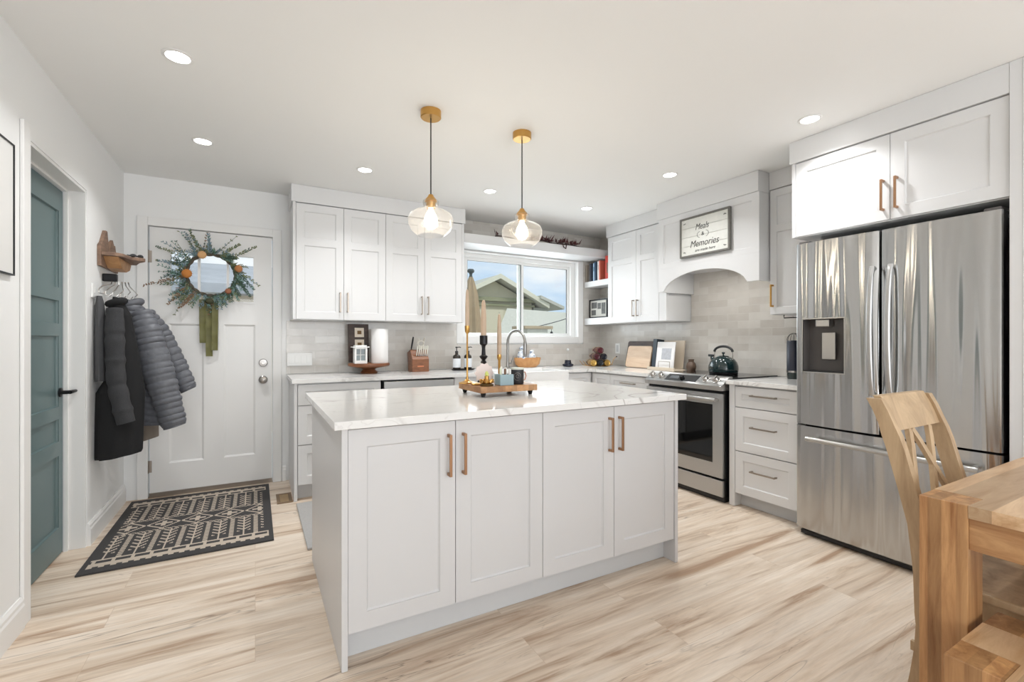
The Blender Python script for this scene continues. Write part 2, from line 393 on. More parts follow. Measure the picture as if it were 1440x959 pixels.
w.box(WX0, WX1, YB, YB + .15, 0, WZ0); w.box(WX0, WX1, YB, YB + .15, WZ1, H); w.box(WX1, XR + .1, YB, YB + .15, 0, H)
w.build('wall_back', MW, kind='structure', label='white wall with entry door and sink window')
MB().box(XR, XR + .1, YR, YB, 0, H).build('wall_right', MW, kind='structure', label='white wall behind range and fridge')
w = MB(); w.box(XL - .14, -.5, YR - .1, YR, 0, H); w.box(3.1, XR + .1, YR - .1, YR, 0, H); w.box(-.5, 3.1, YR - .1, YR, 2.35, H); w.box(-.5, 3.1, YR - .1, YR, 0, .35)
w.box(.6, .72, YR - .1, YR, .35, 2.35); w.box(1.9, 2.02, YR - .1, YR, .35, 2.35)
w.build('wall_rear', MW, kind='structure', label='wall behind the camera with large windows')
# tiles
w = MB(); w.box(.235, 1.82, YB - .009, YB - .0005, .916, 1.374); w.box(1.82, 3.43, YB - .009, YB - .0005, .916, 1.162)
w.box(3.431, XR - .0095, YB - .009, YB - .0005, .916, H - .002); w.box(1.745, 3.430, YB - .009, YB - .0005, 2.243, H - .002)
w.box(XR - .009, XR - .0005, 1.70, YB - .0095, .916, 1.386); w.box(XR - .009, XR - .0005, 2.10, 3.07, 1.386, 2.2); w.box(XR - .009, XR - .0005, 3.905, YB - .0095, 1.388, H - .002)
w.build('trim_1', MTILE, kind='structure', label='glazed grey beige subway tile backsplash')
# teal door recess: jamb, casing
w = MB(); w.box(XL - .14, XL - .002, DY1 - .016, DY1 - .0005, 0, DZ - .001); w.box(XL - .14, XL - .002, DY0 + .0005, DY0 + .016, 0, DZ - .001); w.box(XL - .14, XL - .002, DY0 + .016, DY1 - .016, DZ - .017, DZ - .001)
w.box(XL - .095, XL - .075, DY1 - .030, DY1 - .016, 0, DZ - .017); w.box(XL - .095, XL - .075, DY0 + .016, DY1 - .03, DZ - .030, DZ - .017)
w.build('trim_2', MTRIM, kind='structure', bevel=.001)
MB().box(XL + .0005, XL + .014, DY0 - .07, DY0, 0, 2.13).build('trim_3', MTRIM, kind='structure', bevel=.003)
def baseboard(name, axis, f, a0, a1, sgn):
    """tall stepped baseboard; f = wall plane, sgn = direction into the room"""
    pr = [(0, 0), (.017, 0), (.017, .095), (.013, .105), (.013, .118), (.006, .132), (0, .132)]
    m = MB()
    if axis == 'y': m.prism([(f + sgn * (d + .0005), z) for d, z in pr], 'y', a0, a1)
    else: m.prism([(f + sgn * (d + .0005), z) for d, z in pr], 'x', a0, a1)
    m.build(name, MTRIM, kind='structure')
baseboard('baseboard_left', 'y', XL, -3.49, DY0 - .071, 1)
baseboard('baseboard_entry', 'y', XL, DY1 + .001, YB - .02, 1)
baseboard('baseboard_back', 'x', YB, EX1 + .071, .232, -1)
# entry door casing
w = MB()
for a0, a1 in ((EX0 - .066, EX0), (EX1, EX1 + .066)): w.box(a0, a1, YB - .018, YB - .0005, 0, EZ + .066)
w.box(EX0, EX1, YB - .018, YB - .0005, EZ, EZ + .066)
w.build('trim_4', MTRIM, kind='structure', bevel=.003)

# ------------------------------------------------------------------ panel doors helper
def face_box(m, ax, a0, a1, d0, d1, z0, z1, f):
    if ax == 'y': m.box(a0, a1, f + d0, f + d1, z0, z1)
    else: m.box(f + d0, f + d1, a0, a1, z0, z1)
def pt(ax, a, d, z, f): return (a, f + d, z) if ax == 'y' else (f + d, a, z)
def recess(m, ax, a0, a1, z0, z1, f, dep, ch):
    o = [pt(ax, a0, .0008, z0, f), pt(ax, a1, .0008, z0, f), pt(ax, a1, .0008, z1, f), pt(ax, a0, .0008, z1, f)]
    i = [pt(ax, a0 + ch, dep, z0 + ch, f), pt(ax, a1 - ch, dep, z0 + ch, f), pt(ax, a1 - ch, dep, z1 - ch, f), pt(ax, a0 + ch, dep, z1 - ch, f)]
    m.add(o + i, [(0, 1, 5, 4), (1, 2, 6, 5), (2, 3, 7, 6), (3, 0, 4, 7), (4, 5, 6, 7)])
def panelled(m, ax, a0, a1, z0, z1, f, cells, th=.02, dep=.009, ch=.006):
    """slab a0..a1 x z0..z1 whose recessed cells are given as (a0,a1,z0,z1) sorted; frame made as grid strips"""
    A = sorted({a0, a1} | {c[0] for c in cells} | {c[1] for c in cells}); Z = sorted({z0, z1} | {c[2] for c in cells} | {c[3] for c in cells})
    def inside(a, z): return any(c[0] < a < c[1] and c[2] < z < c[3] for c in cells)
    fr = []
    for i in range(len(A) - 1):
        j = 0
        while j < len(Z) - 1:
            if inside((A[i] + A[i + 1]) / 2, (Z[j] + Z[j + 1]) / 2): j += 1; continue
            k = j
            while k < len(Z) - 1 and not inside((A[i] + A[i + 1]) / 2, (Z[k] + Z[k + 1]) / 2): k += 1
            fr.append((A[i], A[i + 1], Z[j], Z[k])); j = k
    # front faces of the frame
    for b in fr:
        v = [pt(ax, b[0], 0, b[2], f), pt(ax, b[1], 0, b[2], f), pt(ax, b[1], 0, b[3], f), pt(ax, b[0], 0, b[3], f)]
        m.add(v, [(0, 1, 2, 3)])
    o = [pt(ax, a, d, z, f) for d in (0, th) for a, z in ((a0, z0), (a1, z0), (a1, z1), (a0, z1))]
    m.add(o, [(0, 4, 5, 1), (1, 5, 6, 2), (2, 6, 7, 3), (3, 7, 4, 0), (4, 7, 6, 5)])
    for c in cells:
        e = [pt(ax, c[0], 0, c[2], f), pt(ax, c[1], 0, c[2], f), pt(ax, c[1], 0, c[3], f), pt(ax, c[0], 0, c[3], f)]
        g = [pt(ax, c[0], .004, c[2], f), pt(ax, c[1], .004, c[2], f), pt(ax, c[1], .004, c[3], f), pt(ax, c[0], .004, c[3], f)]
        i = [pt(ax, c[0] + ch, dep, c[2] + ch, f), pt(ax, c[1] - ch, dep, c[2] + ch, f), pt(ax, c[1] - ch, dep, c[3] - ch, f), pt(ax, c[0] + ch, dep, c[3] - ch, f)]
        m.add(e + g + i, [(0, 1, 5, 4), (1, 2, 6, 5), (2, 3, 7, 6), (3, 0, 4, 7), (4, 5, 9, 8), (5, 6, 10, 9), (6, 7, 11, 10), (7, 4, 8, 11), (8, 9, 10, 11)])
    return m
def shaker(parent, ax, a0, a1, z0, z1, f, mid=None, rail=.062, m_=None, name='door', g=.0015):
    a0 += g; a1 -= g; z0 += g; z1 -= g
    if mid: cells = [(a0 + rail, a1 - rail, z0 + rail, mid - rail / 2), (a0 + rail, a1 - rail, mid + rail / 2, z1 - rail)]
    else: cells = [(a0 + rail, a1 - rail, z0 + rail, z1 - rail)]
    return panelled(MB(), ax, a0, a1, z0, z1, f, cells).build(name, m_ or MCAB, parent)
def pull(parent, ax, a, z, L, f, vert=True, m_=None, w=.011):
    m = MB(); h = L / 2
    if vert:
        face_box(m, ax, a - w / 2, a + w / 2, -.034, -.025, z - h, z + h, f)
        for s in (-1, 1): face_box(m, ax, a - w / 2, a + w / 2, -.025, 0.0002, z + s * (h - .006) - .006, z + s * (h - .006) + .006, f)
    else:
        face_box(m, ax, a - h, a + h, -.034, -.025, z - w / 2, z + w / 2, f)
        for s in (-1, 1): face_box(m, ax, a + s * (h - .006) - .006, a + s * (h - .006) + .006, -.025, 0.0002, z - w / 2, z + w / 2, f)
    return m.build('handle', m_ or MBRONZE, parent, bevel=.0015)

# entry door
ed = thing('door_1', (-.29, YB, 0), 'white front door with dried wreath and three panes', 'door', kind='structure')
f = YB + .006
lite = (-.587, .0, 1.51, 1.912)
cells = [(-.587, -.36, .25, 1.335), (-.225, .0, .25, 1.335)]
m = MB(); a0, a1, z0, z1 = EX0 + .008, EX1 - .006, .012, EZ - .006
# slab with glazed opening: boxes round the lite above, recessed panels below
panelled(m, 'y', a0, a1, z0, 1.45, f, cells, th=.04, dep=.012, ch=.014)
m.box(a0, lite[0], f, f + .04, 1.45, z1); m.box(lite[1], a1, f, f + .04, 1.45, z1)
m.box(lite[0], lite[1], f, f + .04, 1.45, lite[2]); m.box(lite[0], lite[1], f, f + .04, lite[3], z1)
m.build('door_slab', MDOOR, ed)
m = MB()
for a, b, c, d in ((lite[0], lite[1], lite[2], lite[2] + .014), (lite[0], lite[1], lite[3] - .014, lite[3]), (lite[0], lite[0] + .014, lite[2] + .014, lite[3] - .014), (lite[1] - .014, lite[1], lite[2] + .014, lite[3] - .014)):
    m.box(a, b, f - .006, f + .03, c, d)
for c in (-.392, -.196): m.box(c - .009, c + .009, f - .002, f + .028, lite[2] + .014, lite[3] - .014)
m.build('lite_frame', MDOOR, ed)
MB().box(lite[0] + .014, lite[1] - .014, f + .015, f + .019, lite[2] + .014, lite[3] - .014).build('glass', MWGLASS, ed)
for z in (1.847, 1.04, .238):
    m = MB(); m.cyl((EX0 - .002, f - .011, z - .048), (EX0 - .002, f - .011, z + .048), .008); m.box(EX0 - .004, EX0 + .022, f - .004, f - .0005, z - .045, z + .045)
    m.build('hinge', MNICK, ed, smooth=True)
M90 = Matrix.Rotation(PI / 2, 3, 'X')   # z axis -> -y
m = MB(); m.rev([(.032, 0), (.034, .008), (.026, .014), (.012, .02), (.012, .03), (.026, .042), (.030, .055), (.026, .068), (.012, .073), (0, .074)], (.058, f - .0005, .874), 28, M90)
m.build('knob', MLOCK, ed, smooth=True)
m = MB(); m.rev([(.032, 0), (.033, .010), (.028, .016), (.015, .017), (.014, .022), (0, .022)], (.058, f - .0005, 1.017), 28, M90)
m.build('deadbolt', MLOCK, ed, smooth=True)
m = MB(); m.box(a0, a1, f - .014, f - .001, .006, .035); m.build('door_sweep', MNICK, ed)
MB().box(EX0, EX1, YB - .0, YB + .14, .0002, .006).build('trim_5', MNICK, kind='structure')

# teal door (front plane x = -.96, faces +x)
td = thing('door_2', (-.98, 3.15, 0), 'teal five panel door in the left wall', 'door', kind='structure')
XD = -.957; y0, y1 = DY0 + .018, DY1 - .032
m = MB(); st = .075; lev = [(.10, .56), (.652, .76 - .0), (.835, 1.228), (1.30, 1.42), (1.495, 1.89)]
lev = [(.16, .56), (.64, .765), (.835, 1.228), (1.297, 1.425), (1.497, 1.925)]
cells = [(y0 + st, y1 - .055, a, b) for a, b in lev]
def flipx(p): return Vector((2 * XD - p.x, p.y, p.z))
panelled(m, 'x', y0, y1, .008, DZ - .032, XD, cells, th=.035, dep=.012, ch=.003)
m.xform(flipx); m.f = [t[::-1] for t in m.f]
m.build('door_slab', MTEAL, td)
m = MB(); MX = Matrix.Rotation(PI / 2, 3, 'Y')
m.rev([(.026, 0), (.026, .008), (.011, .012), (.010, .045)], (XD + .0005, y1 - .045, .912), 24, MX)
m.tube([(XD + .045, y1 - .052, .912), (XD + .052, y1 - .03, .914), (XD + .052, y1 + .028, .914)], [.011, .010, .008], 12)
m.build('handle', MBLKMET, td, smooth=True)

# picture on the near left wall
t = thing('wall_picture', (XL, 2.35, 1.46), 'large white panel in thin black frame on left wall', 'picture')
m = MB(); fy0, fy1, fz0, fz1 = 1.95, 2.60, 1.462, 1.988
for a in ((fy0, fy1, fz0, fz0 + .006), (fy0, fy1, fz1 - .006, fz1), (fy0, fy0 + .006, fz0 + .006, fz1 - .006), (fy1 - .006, fy1, fz0 + .006, fz1 - .006)):
    m.box(XL + .0005, XL + .014, *a)
m.build('picture_frame', MBLKMET, t)
MB().box(XL + .0005, XL + .010, fy0 + .006, fy1 - .006, fz0 + .006, fz1 - .006).build('canvas', mat('white canvas', rgb(225, 224, 221), .8, bump=.2), t)

# ------------------------------------------------------------------ window
wt = thing('window_1', (2.6, YB, 1.25), 'white sliding window above the sink', 'window', kind='structure')
m = MB(); c = .075
m.box(WX0 - c, WX0, YB - .016, YB - .0005, WZ0 - c, WZ1 + .012); m.box(WX1, WX1 + c, YB - .016, YB - .0005, WZ0 - c, WZ1 + .012)
m.box(WX0, WX1, YB - .016, YB - .0005, WZ0 - c, WZ0); m.box(WX0, WX1, YB - .016, YB - .0005, WZ1, WZ1 + .012)
m.build('casing', MTRIM, wt, bevel=.003)
m = MB(); Y0, Y1 = YB + .055, YB + .12
gx0, gx1, gz0, gz1 = 1.955, 3.262, 1.283, 2.055
m.box(WX0, gx0 - .03, Y0, Y1, WZ0, WZ1); m.box(gx1 + .03, WX1, Y0, Y1, WZ0, WZ1); m.box(gx0 - .03, gx1 + .03, Y0, Y1, WZ0, gz0 - .018); m.box(gx0 - .03, gx1 + .03, Y0, Y1, gz1 + .03, WZ1)
m.build('window_frame', MWHPL, wt, bevel=.002)
for nme, a, b, yo in (('sash', gx0 - .03, 2.642, .0), ('sash', 2.585, gx1 + .03, .03)):
    m = MB(); ya, yb = Y0 + .004 + yo, Y0 + .026 + yo; s = .03
    m.box(a, a + s, ya, yb, gz0 - .018, gz1 + .03); m.box(b - s, b, ya, yb, gz0 - .018, gz1 + .03)
    m.box(a + s, b - s, ya, yb, gz0 - .018, gz0 + .006); m.box(a + s, b - s, ya, yb, gz1, gz1 + .03)
    so = m.build(nme, MWHPL, wt, bevel=.002)
    m = MB(); e = .003; m.box(a + s, a + s + e, ya + .004, yb - .004, gz0 + .006, gz1); m.box(b - s - e, b - s, ya + .004, yb - .004, gz0 + .006, gz1)
    m.box(a + s + e, b - s - e, ya + .004, yb - .004, gz1 - e, gz1); m.build('gasket', MBLACK, so)
    MB().box(a + s + e, b - s - e, ya + .009, ya + .012, gz0 + .006, gz1 - e).build('glass', MWGLASS, so)

# ------------------------------------------------------------------ ceiling lights
MEM = emit('led diffuser', (1, .99, .97, 1), 14)
names = [((-.299, 2.502), 'recessed round ceiling light nearest the left wall, in front of the entry'), ((-.289, 3.487), 'recessed round ceiling light near the front door'),
         ((.703, 3.49), 'recessed round ceiling light left of the first pendant'), ((1.72, 3.478), 'recessed round ceiling light between the two pendants'),
         ((2.741, 3.481), 'recessed round ceiling light near the corner shelves'), ((2.739, 2.475), 'recessed round ceiling light in front of the range hood'),
         ((2.747, 1.47), 'recessed round ceiling light in front of the fridge cabinets')]
def pot(x, y, lab):
    t = thing('ceiling_light', (x, y, H), lab, 'ceiling light', 'recessed ceiling lights')
    m = MB(); m.rev([(.045, -.0005), (.060, -.0005), (.060, -.003), (.047, -.006), (.045, -.003)], (x, y, H), 32, cap=False)
    m.f = [q[::-1] for q in m.f]; m.build('trim_ring', MTRIM, t, smooth=True)
    m = MB(); m.rev([(.0449, -.004), (0, -.004)], (x, y, H), 32, cap=False); m.build('diffuser', MEM, t)
    d = bpy.data.lights.new('ceiling_light_lamp', 'AREA'); d.shape = 'DISK'; d.size = .09; d.energy = POT_POWER; d.color = (.98, .99, 1); d.spread = math.radians(125)
    o = bpy.data.objects.new('ceiling_light_lamp', d); COL.objects.link(o); o.parent = t; o.location = (0, 0, -.012)
for (x, y), lab in names: pot(x, y, lab)

# ------------------------------------------------------------------ island
IX0, IX1, IY0, IY1 = .272, 2.006, 1.756, 2.745
isl = thing('kitchen_island', (1.14, 2.25, 0), 'pale grey kitchen island with four shaker doors under marble top', 'kitchen island')
m = MB(); m.box(IX0, IX0 + .022, IY0, IY1, .001, .883); m.box(IX1 - .022, IX1, IY0, IY1, .001, .883); m.box(IX0 + .022, IX1 - .022, IY1 - .02, IY1, .001, .883)
m.build('end_panel', MISL, isl, bevel=.0015)
m = MB(); m.box(IX0 + .0222, IX1 - .0222, IY0 + .030, IY1 - .021, .118, .883); m.build('carcass', MISL, isl)
MB().box(IX0 + .0222, IX1 - .0222, IY0 + .082, IY0 + .1, .001, .1175).build('toe_kick', MKICK, isl)
xs = [.2945, .716, 1.139, 1.560, 1.9835]
for i in range(4):
    d = shaker(isl, 'y', xs[i], xs[i + 1], .127, .876, IY0 + .008, rail=.066, m_=MISL)
    hx = xs[i + 1] - .032 if i % 2 == 0 else xs[i] + .032
    pull(d, 'y', hx, .74, .168, IY0 + .008)
MB().box(.243, 2.034, 1.722, 2.785, .884, .914).build('island_countertop', MMARB, label='white veined marble countertop on the island', cat='countertop', bevel=.002)

# ------------------------------------------------------------------ base cabinets, back wall
FB = 3.80
def carc(t, ax, a0, a1, d0, d1, z0, z1, f, name='carcass', m_=MCAB):
    m = MB(); face_box(m, ax, a0, a1, d0, d1, z0, z1, f); return m.build(name, m_, t, bevel=.001)
t = thing('base_cabinet', (.59, 4.1, 0), 'white base cabinet with drawers left of the dishwasher', 'cabinet')
carc(t, 'y', .252, .274, -.002, .61, .001, .883, FB, 'end_panel'); carc(t, 'y', .2745, .895, .022, .61, .11, .883, FB); carc(t, 'y', .2745, .895, .07, .09, .001, .1095, FB, 'toe_kick', MKICK)
for a, b in ((.715, .872), (.418, .712), (.118, .415)):
    d = shaker(t, 'y', .2775, .892, a, b, FB, name='drawer', rail=.05 if b > .8 else .062)
    pull(d, 'y', .585, (a + b) / 2, .20, FB, False, MNICK)
t = thing('dishwasher', (1.22, 4.1, 0), 'stainless steel dishwasher under the back counter', 'dishwasher')
MB().box(.912, 1.528, 3.83, 4.40, .09, .882).build('tub', MBLACK, t)
MB().box(.915, 1.525, 3.79, 3.829, .115, .868).build('door', MSTEEL2, t, bevel=.004)
m = MB(); m.tube([(.97, 3.75, .80), (1.47, 3.75, .80)], .011, 14); m.cyl((.99, 3.75, .80), (.99, 3.789, .80), .007); m.cyl((1.45, 3.75, .80), (1.45, 3.789, .80), .007); m.build('handle', MCHROME, t, smooth=True)
MB().box(.93, 1.51, 3.84, 3.86, .001, .089).build('toe_kick', MBLACK, t)
t = thing('sink_cabinet', (2.14, 4.1, 0), 'white two door cabinet under the farmhouse sink', 'cabinet')
carc(t, 'y', 1.533, 2.742, .022, .61, .11, .640, FB); carc(t, 'y', 1.533, 2.742, .07, .09, .001, .1095, FB, 'toe_kick', MKICK)
carc(t, 'y', 1.533, 1.895, .0, .61, .6405, .883, FB, 'side_panel')
for a, b, h in ((1.895, 2.318, 2.29), (2.318, 2.742, 2.346)):
    d = shaker(t, 'y', a, b, .118, .632, FB); pull(d, 'y', h, .54, .13, FB, True, MNICK)
d = shaker(t, 'y', 1.535, 1.893, .118, .638, FB); pull(d, 'y', 1.86, .54, .13, FB, True, MNICK)
# farmhouse sink
t = thing('farmhouse_sink', (2.32, 4.0, .65), 'white apron front farmhouse sink', 'sink')
m = MB(); sx0, sx1, sy0, sy1 = 1.90, 2.735, 3.755, 4.235
m.box(sx0, sx1, sy0, sy0 + .03, .645, .908); m.box(sx0, sx0 + .025, sy0 + .03, sy1, .645, .908); m.box(sx1 - .025, sx1, sy0 + .03, sy1, .645, .908); m.box(sx0 + .025, sx1 - .025, sy1 - .025, sy1, .645, .908); m.box(sx0 + .025, sx1 - .025, sy0 + .03, sy1 - .025, .645, .67)
m.build('basin', mat('fireclay', rgb(242, 242, 241), .12), t, bevel=.004)
m = MB(); m.rev([(0, 0), (.04, 0), (.045, .004), (.03, .003)], (2.32, 4.0, .6705), 24, cap=False); m.build('drain', MCHROME, t, smooth=True)
t = thing('corner_base_cabinet', (3.2, 4.1, 0), 'white base cabinet in the corner right of the sink', 'cabinet')
carc(t, 'y', 2.746, 3.69, .022, .615, .11, .883, FB); carc(t, 'y', 2.746, 3.07, .07, .09, .001, .1095, FB, 'toe_kick', MKICK)
d = shaker(t, 'y', 2.748, 3.046, .70, .872, FB, name='drawer', rail=.05); pull(d, 'y', 2.897, .785, .11, FB, False, MNICK)
d = shaker(t, 'y', 2.748, 3.046, .118, .697, FB); pull(d, 'y', 2.78, .60, .13, FB, True, MNICK)
# right wall base cabinets (face x = 3.05)
FR = 3.05
t = thing('base_cabinet', (3.35, 3.4, 0), 'white base cabinet left of the range with a bar handle', 'cabinet')
carc(t, 'x', 2.985, 3.819, .022, .64, .11, .883, FR); carc(t, 'x', 2.985, 3.819, .07, .09, .001, .1095, FR, 'toe_kick', MKICK)
shaker(t, 'x', 3.507, 3.775, .118, .872, FR, rail=.05)
for a, b in ((.715, .872), (.418, .712), (.118, .415)):
    d = shaker(t, 'x', 2.99, 3.504, a, b, FR, name='drawer', rail=.05); pull(d, 'x', 3.247, (a + b) / 2 + .01, .18, FR, False, MNICK)
t = thing('base_cabinet', (3.35, 1.93, 0), 'white three drawer cabinet between range and fridge', 'cabinet')
carc(t, 'x', 2.152, 2.195, -.004, .64, .001, .883, FR, 'end_panel'); carc(t, 'x', 1.70, 2.1515, .022, .64, .11, .883, FR); carc(t, 'x', 1.70, 2.1515, .07, .09, .001, .1095, FR, 'toe_kick', MKICK)
for a, b, h in ((.725, .872, .815), (.408, .722, .592), (.100, .404, .283)):
    d = shaker(t, 'x', 1.706, 2.150, a, b, FR, name='drawer', rail=.05 if b > .8 else .06)
    pull(d, 'x', 1.931, h, .182, FR, False, MNICK)
# counter tops
m = MB(); m.box(.236, 1.898, 3.765, 4.419, .884, .914); m.box(1.898, 2.737, 4.237, 4.419, .884, .914); m.box(2.737, 3.689, 3.765, 4.419, .884, .914); m.box(3.025, 3.689, 2.978, 3.765, .884, .914)
m.build('back_countertop', MMARB, label='white counter running along the back wall to the range', cat='countertop')
MB().box(3.022, 3.689, 1.69, 2.208, .884, .914).build('side_countertop', MMARB, label='short white countertop between range and fridge', cat='countertop', bevel=.002)

# ------------------------------------------------------------------ upper cabinets
FU = 4.08
t = thing('upper_cabinet', (1.0, 4.25, 1.375), 'white wall cabinets with four doors left of the window', 'cabinet')
carc(t, 'y', .262, 1.742, .0215, .345, 1.375, 2.318, FU); 
m = MB(); m.box(.250, 1.754, FU - .008, 4.42, 2.3185, H - .001); m.build('crown_fascia', MCAB, t, bevel=.002)
carc(t, 'y', .262, .284, .0, .0213, 1.375, 2.318, FU, 'stile')
ux = [.285, .650, 1.000, 1.352, 1.722]
for i in range(4):
    d = shaker(t, 'y', ux[i], ux[i + 1], 1.377, 2.312, FU, mid=2.005, rail=.06)
    pull(d, 'y', ux[i + 1] - .03 if i % 2 == 0 else ux[i] + .03, 1.522, .165, FU, True, MNICK)
carc(t, 'y', 1.7225, 1.742, .0, .0213, 1.375, 2.318, FU, 'stile')
# right wall upper: double door unit left of the hood
FX = 3.36
t = thing('upper_cabinet', (3.53, 3.5, 1.39), 'white double door wall cabinet left of the range hood', 'cabinet')
carc(t, 'x', 3.078, 3.90, .0215, .338, 1.39, 2.325, FX)
m = MB(); m.box(FX - .012, 3.689, 3.078, 3.912, 2.3255, H - .001); m.build('crown_fascia', MCAB, t, bevel=.002)
carc(t, 'x', 3.078, 3.166, .0, .0213, 1.39, 2.325, FX, 'stile')
for a, b, h in ((3.168, 3.472, 3.444), (3.472, 3.896, 3.501)):
    d = shaker(t, 'x', a, b, 1.392, 2.32, FX, mid=2.03, rail=.058); pull(d, 'x', h, 1.533, .165, FX, True, MNICK)
# narrow cabinet
t = thing('narrow_upper_cabinet', (3.53, 1.9, 1.395), 'narrow white wall cabinet right of the range hood', 'cabinet')
carc(t, 'x', 1.72, 2.085, .0215, .338, 1.395, 2.325, FX)
m = MB(); m.box(FX - .004, 3.689, 1.72, 2.0875, 2.3255, H - .001); m.build('crown_fascia', MCAB, t, bevel=.002)
d = shaker(t, 'x', 1.722, 2.082, 1.397, 2.32, FX, mid=2.03, rail=.05); pull(d, 'x', 2.058, 1.535, .165, FX, True, MBRASS)
m = MB(); m.tube([(3.45, 2.03, 1.395), (3.45, 2.03, 1.372), (3.45, 1.78, 1.372), (3.45, 1.78, 1.395)], .004, 8); m.build('hanging_rail', MBLKMET, t, smooth=True)
# range hood
t = thing('range_hood', (3.45, 2.58, 1.64), 'white wooden range hood with arched opening', 'range hood')
HF, h0, h1 = 3.24, 2.090, 3.060
panelled(MB(), 'x', h0, h1, 1.856, 2.305, HF, [(h0 + .06, h1 - .06, 1.90, 2.25)], th=.022).build('upper_panel', MCAB, t)
m = MB(); n = 28; aL, aR, zt, zb = 3.0, 2.185, 1.795, 1.648
up = [(h1, 1.855), (h1, zb), (aL, zb)]
for i in range(1, n):
    u = i / n; y = aL + (aR - aL) * u; up.append((y, zb + (zt - zb) * (1 - abs(2 * u - 1) ** 2.1) ** .62))
up += [(aR, zb), (h0, zb), (h0, 1.855)]
# arch strip quads
fr = up[2:-2]
vs = []; fs = []
for y, z in fr: vs += [(HF, y, z), (HF, y, 1.8555), (HF + .022, y, z), (HF + .022, y, 1.8555)]
for i in range(len(fr) - 1):
    a = 4 * i; b = a + 4; fs += [(a, b, b + 1, a + 1), (a + 2, a + 3, b + 3, b + 2), (a, a + 2, b + 2, b), (a + 1, b + 1, b + 3, a + 3)]
m.add(vs, fs); m.box(HF, HF + .022, aL, h1, zb, 1.8555); m.box(HF, HF + .022, h0, aR, zb, 1.8555)
m.build('arched_valance', MCAB, t)
m = MB(); m.box(HF + .0225, 3.689, h0, h0 + .02, zb, 2.305); m.build('side_panel', MCAB, t)
m = MB(); m.box(HF + .0225, 3.689, h1 - .02, h1, zb, 2.305); m.build('side_panel', MCAB, t)
m = MB(); m.box(HF - .012, 3.689, h0 - .001, h1 + .012, 2.3055, H - .001); m.build('crown_fascia', MCAB, t, bevel=.002)
m = MB(); m.box(HF + .0225, 3.688, h0 + .0205, h1 - .0205, 1.84, 1.86); m.box(3.36, 3.62, 2.35, 2.80, 1.825, 1.8401); m.build('liner', MCAB, t)
for y in (2.42, 2.73):
    m = MB(); m.rev([(0, 1.8395), (.028, 1.8395), (.028, 1.835), (0, 1.835)], (3.31, y, 0), 24); m.f = [q[::-1] for q in m.f]; m.build('lamp_disc', emit('hood lamp', (1, .95, .84, 1), 6), t)
    d = bpy.data.lights.new('hood_lamp', 'AREA'); d.shape = 'DISK'; d.size = .06; d.energy = .9; d.color = (1, .98, .93)
    o = bpy.data.objects.new('hood_lamp', d); COL.objects.link(o); o.parent = t; o.location = Vector((3.31, y, 1.815)) - t.location
# hood sign
t = thing('wooden_sign', (3.225, 2.558, 1.915), 'white plank sign reading Meals and Memories on the range hood', 'sign')
sf = HF - .026
m = MB(); sy0, sy1, sz0, sz1 = 2.315, 2.795, 1.912, 2.248
for a in ((sy0, sy1, sz0, sz0 + .014), (sy0, sy1, sz1 - .014, sz1), (sy0, sy0 + .014, sz0 + .014, sz1 - .014), (sy1 - .014, sy1, sz0 + .014, sz1 - .014)): m.box(sf, HF - .0005, *a)
m.build('sign_frame', mat('weathered grey wood', rgb(122, 120, 114), .8, var=.3, bscale=40), t)
m = MB()
for i in range(4):
    zz = sz0 + .014 + i * (sz1 - sz0 - .028) / 4; m.box(sf + .008, HF - .001, sy0 + .014, sy1 - .014, zz + .0012, zz + (sz1 - sz0 - .028) / 4 - .0012)
sb = m.build('plank_board', mat('whitewashed planks', rgb(226, 226, 220), .8, var=.12, bscale=30), t)
def text(s, parent, loc, size, rot, m_, name='lettering', ext=.0008, shear=0., sx=1., align='CENTER'):
    c = bpy.data.curves.new(name, 'FONT'); c.body = s; c.size = size; c.align_x = align; c.align_y = 'CENTER'; c.extrude = ext; c.shear = shear
    o = bpy.data.objects.new(name, c); COL.objects.link(o); c.materials.append(m_)
    dg = bpy.context.evaluated_depsgraph_get(); me = bpy.data.meshes.new_from_object(o.evaluated_get(dg)); bpy.data.objects.remove(o)
    o = bpy.data.objects.new(name, me); COL.objects.link(o)
    o.rotation_euler = rot; o.scale = (sx, 1, 1); o.parent = parent; o.location = Vector(loc) - place_org(parent)
    return o
MINK = mat('black ink', rgb(70, 70, 68), .8)
RX = (PI / 2, 0, -PI / 2)
text('Meals', sb, (sf + .0075, 2.575, 2.150), .072, RX, MINK, shear=.3, sx=.8)
text('Memories', sb, (sf + .0075, 2.555, 2.012), .078, RX, MINK, shear=.3, sx=.88)
text('are made here', sb, (sf + .0075, 2.545, 1.957), .033, RX, MINK, shear=.3)
text('&', sb, (sf + .0075, 2.565, 2.086), .045, RX, MINK)
MGI = mat('grey ink', rgb(110, 112, 106), .8)
for s in (-1, 1):
    m = MB()
    m.tube([(sf + .0072, 2.565 + s * (.02 + .035 * math.cos(a)), 2.084 + .026 * math.sin(a)) for a in [(-1.3 + 2.6 * i / 10) for i in range(11)]], .0012, 6)
    for i in range(7):
        a = -1.1 + 2.2 * i / 6; c = (sf + .0072, 2.565 + s * (.02 + .035 * math.cos(a)), 2.084 + .026 * math.sin(a)); m.ball(c, (.0006, .005, .0025), 8, 5)
    m.build('laurel_print', MGI, sb)
for cy, cz in ((sy0 + .045, sz0 + .045), (sy1 - .045, sz0 + .045), (sy0 + .045, sz1 - .045), (sy1 - .045, sz1 - .045)):
    m = MB()
    for k in range(3): m.ball((sf + .0072, cy + (k - 1) * .007, cz + random.uniform(-.005, .005)), (.0006, .007, .004), 8, 5)
    m.build('corner_mark', MGI, sb)

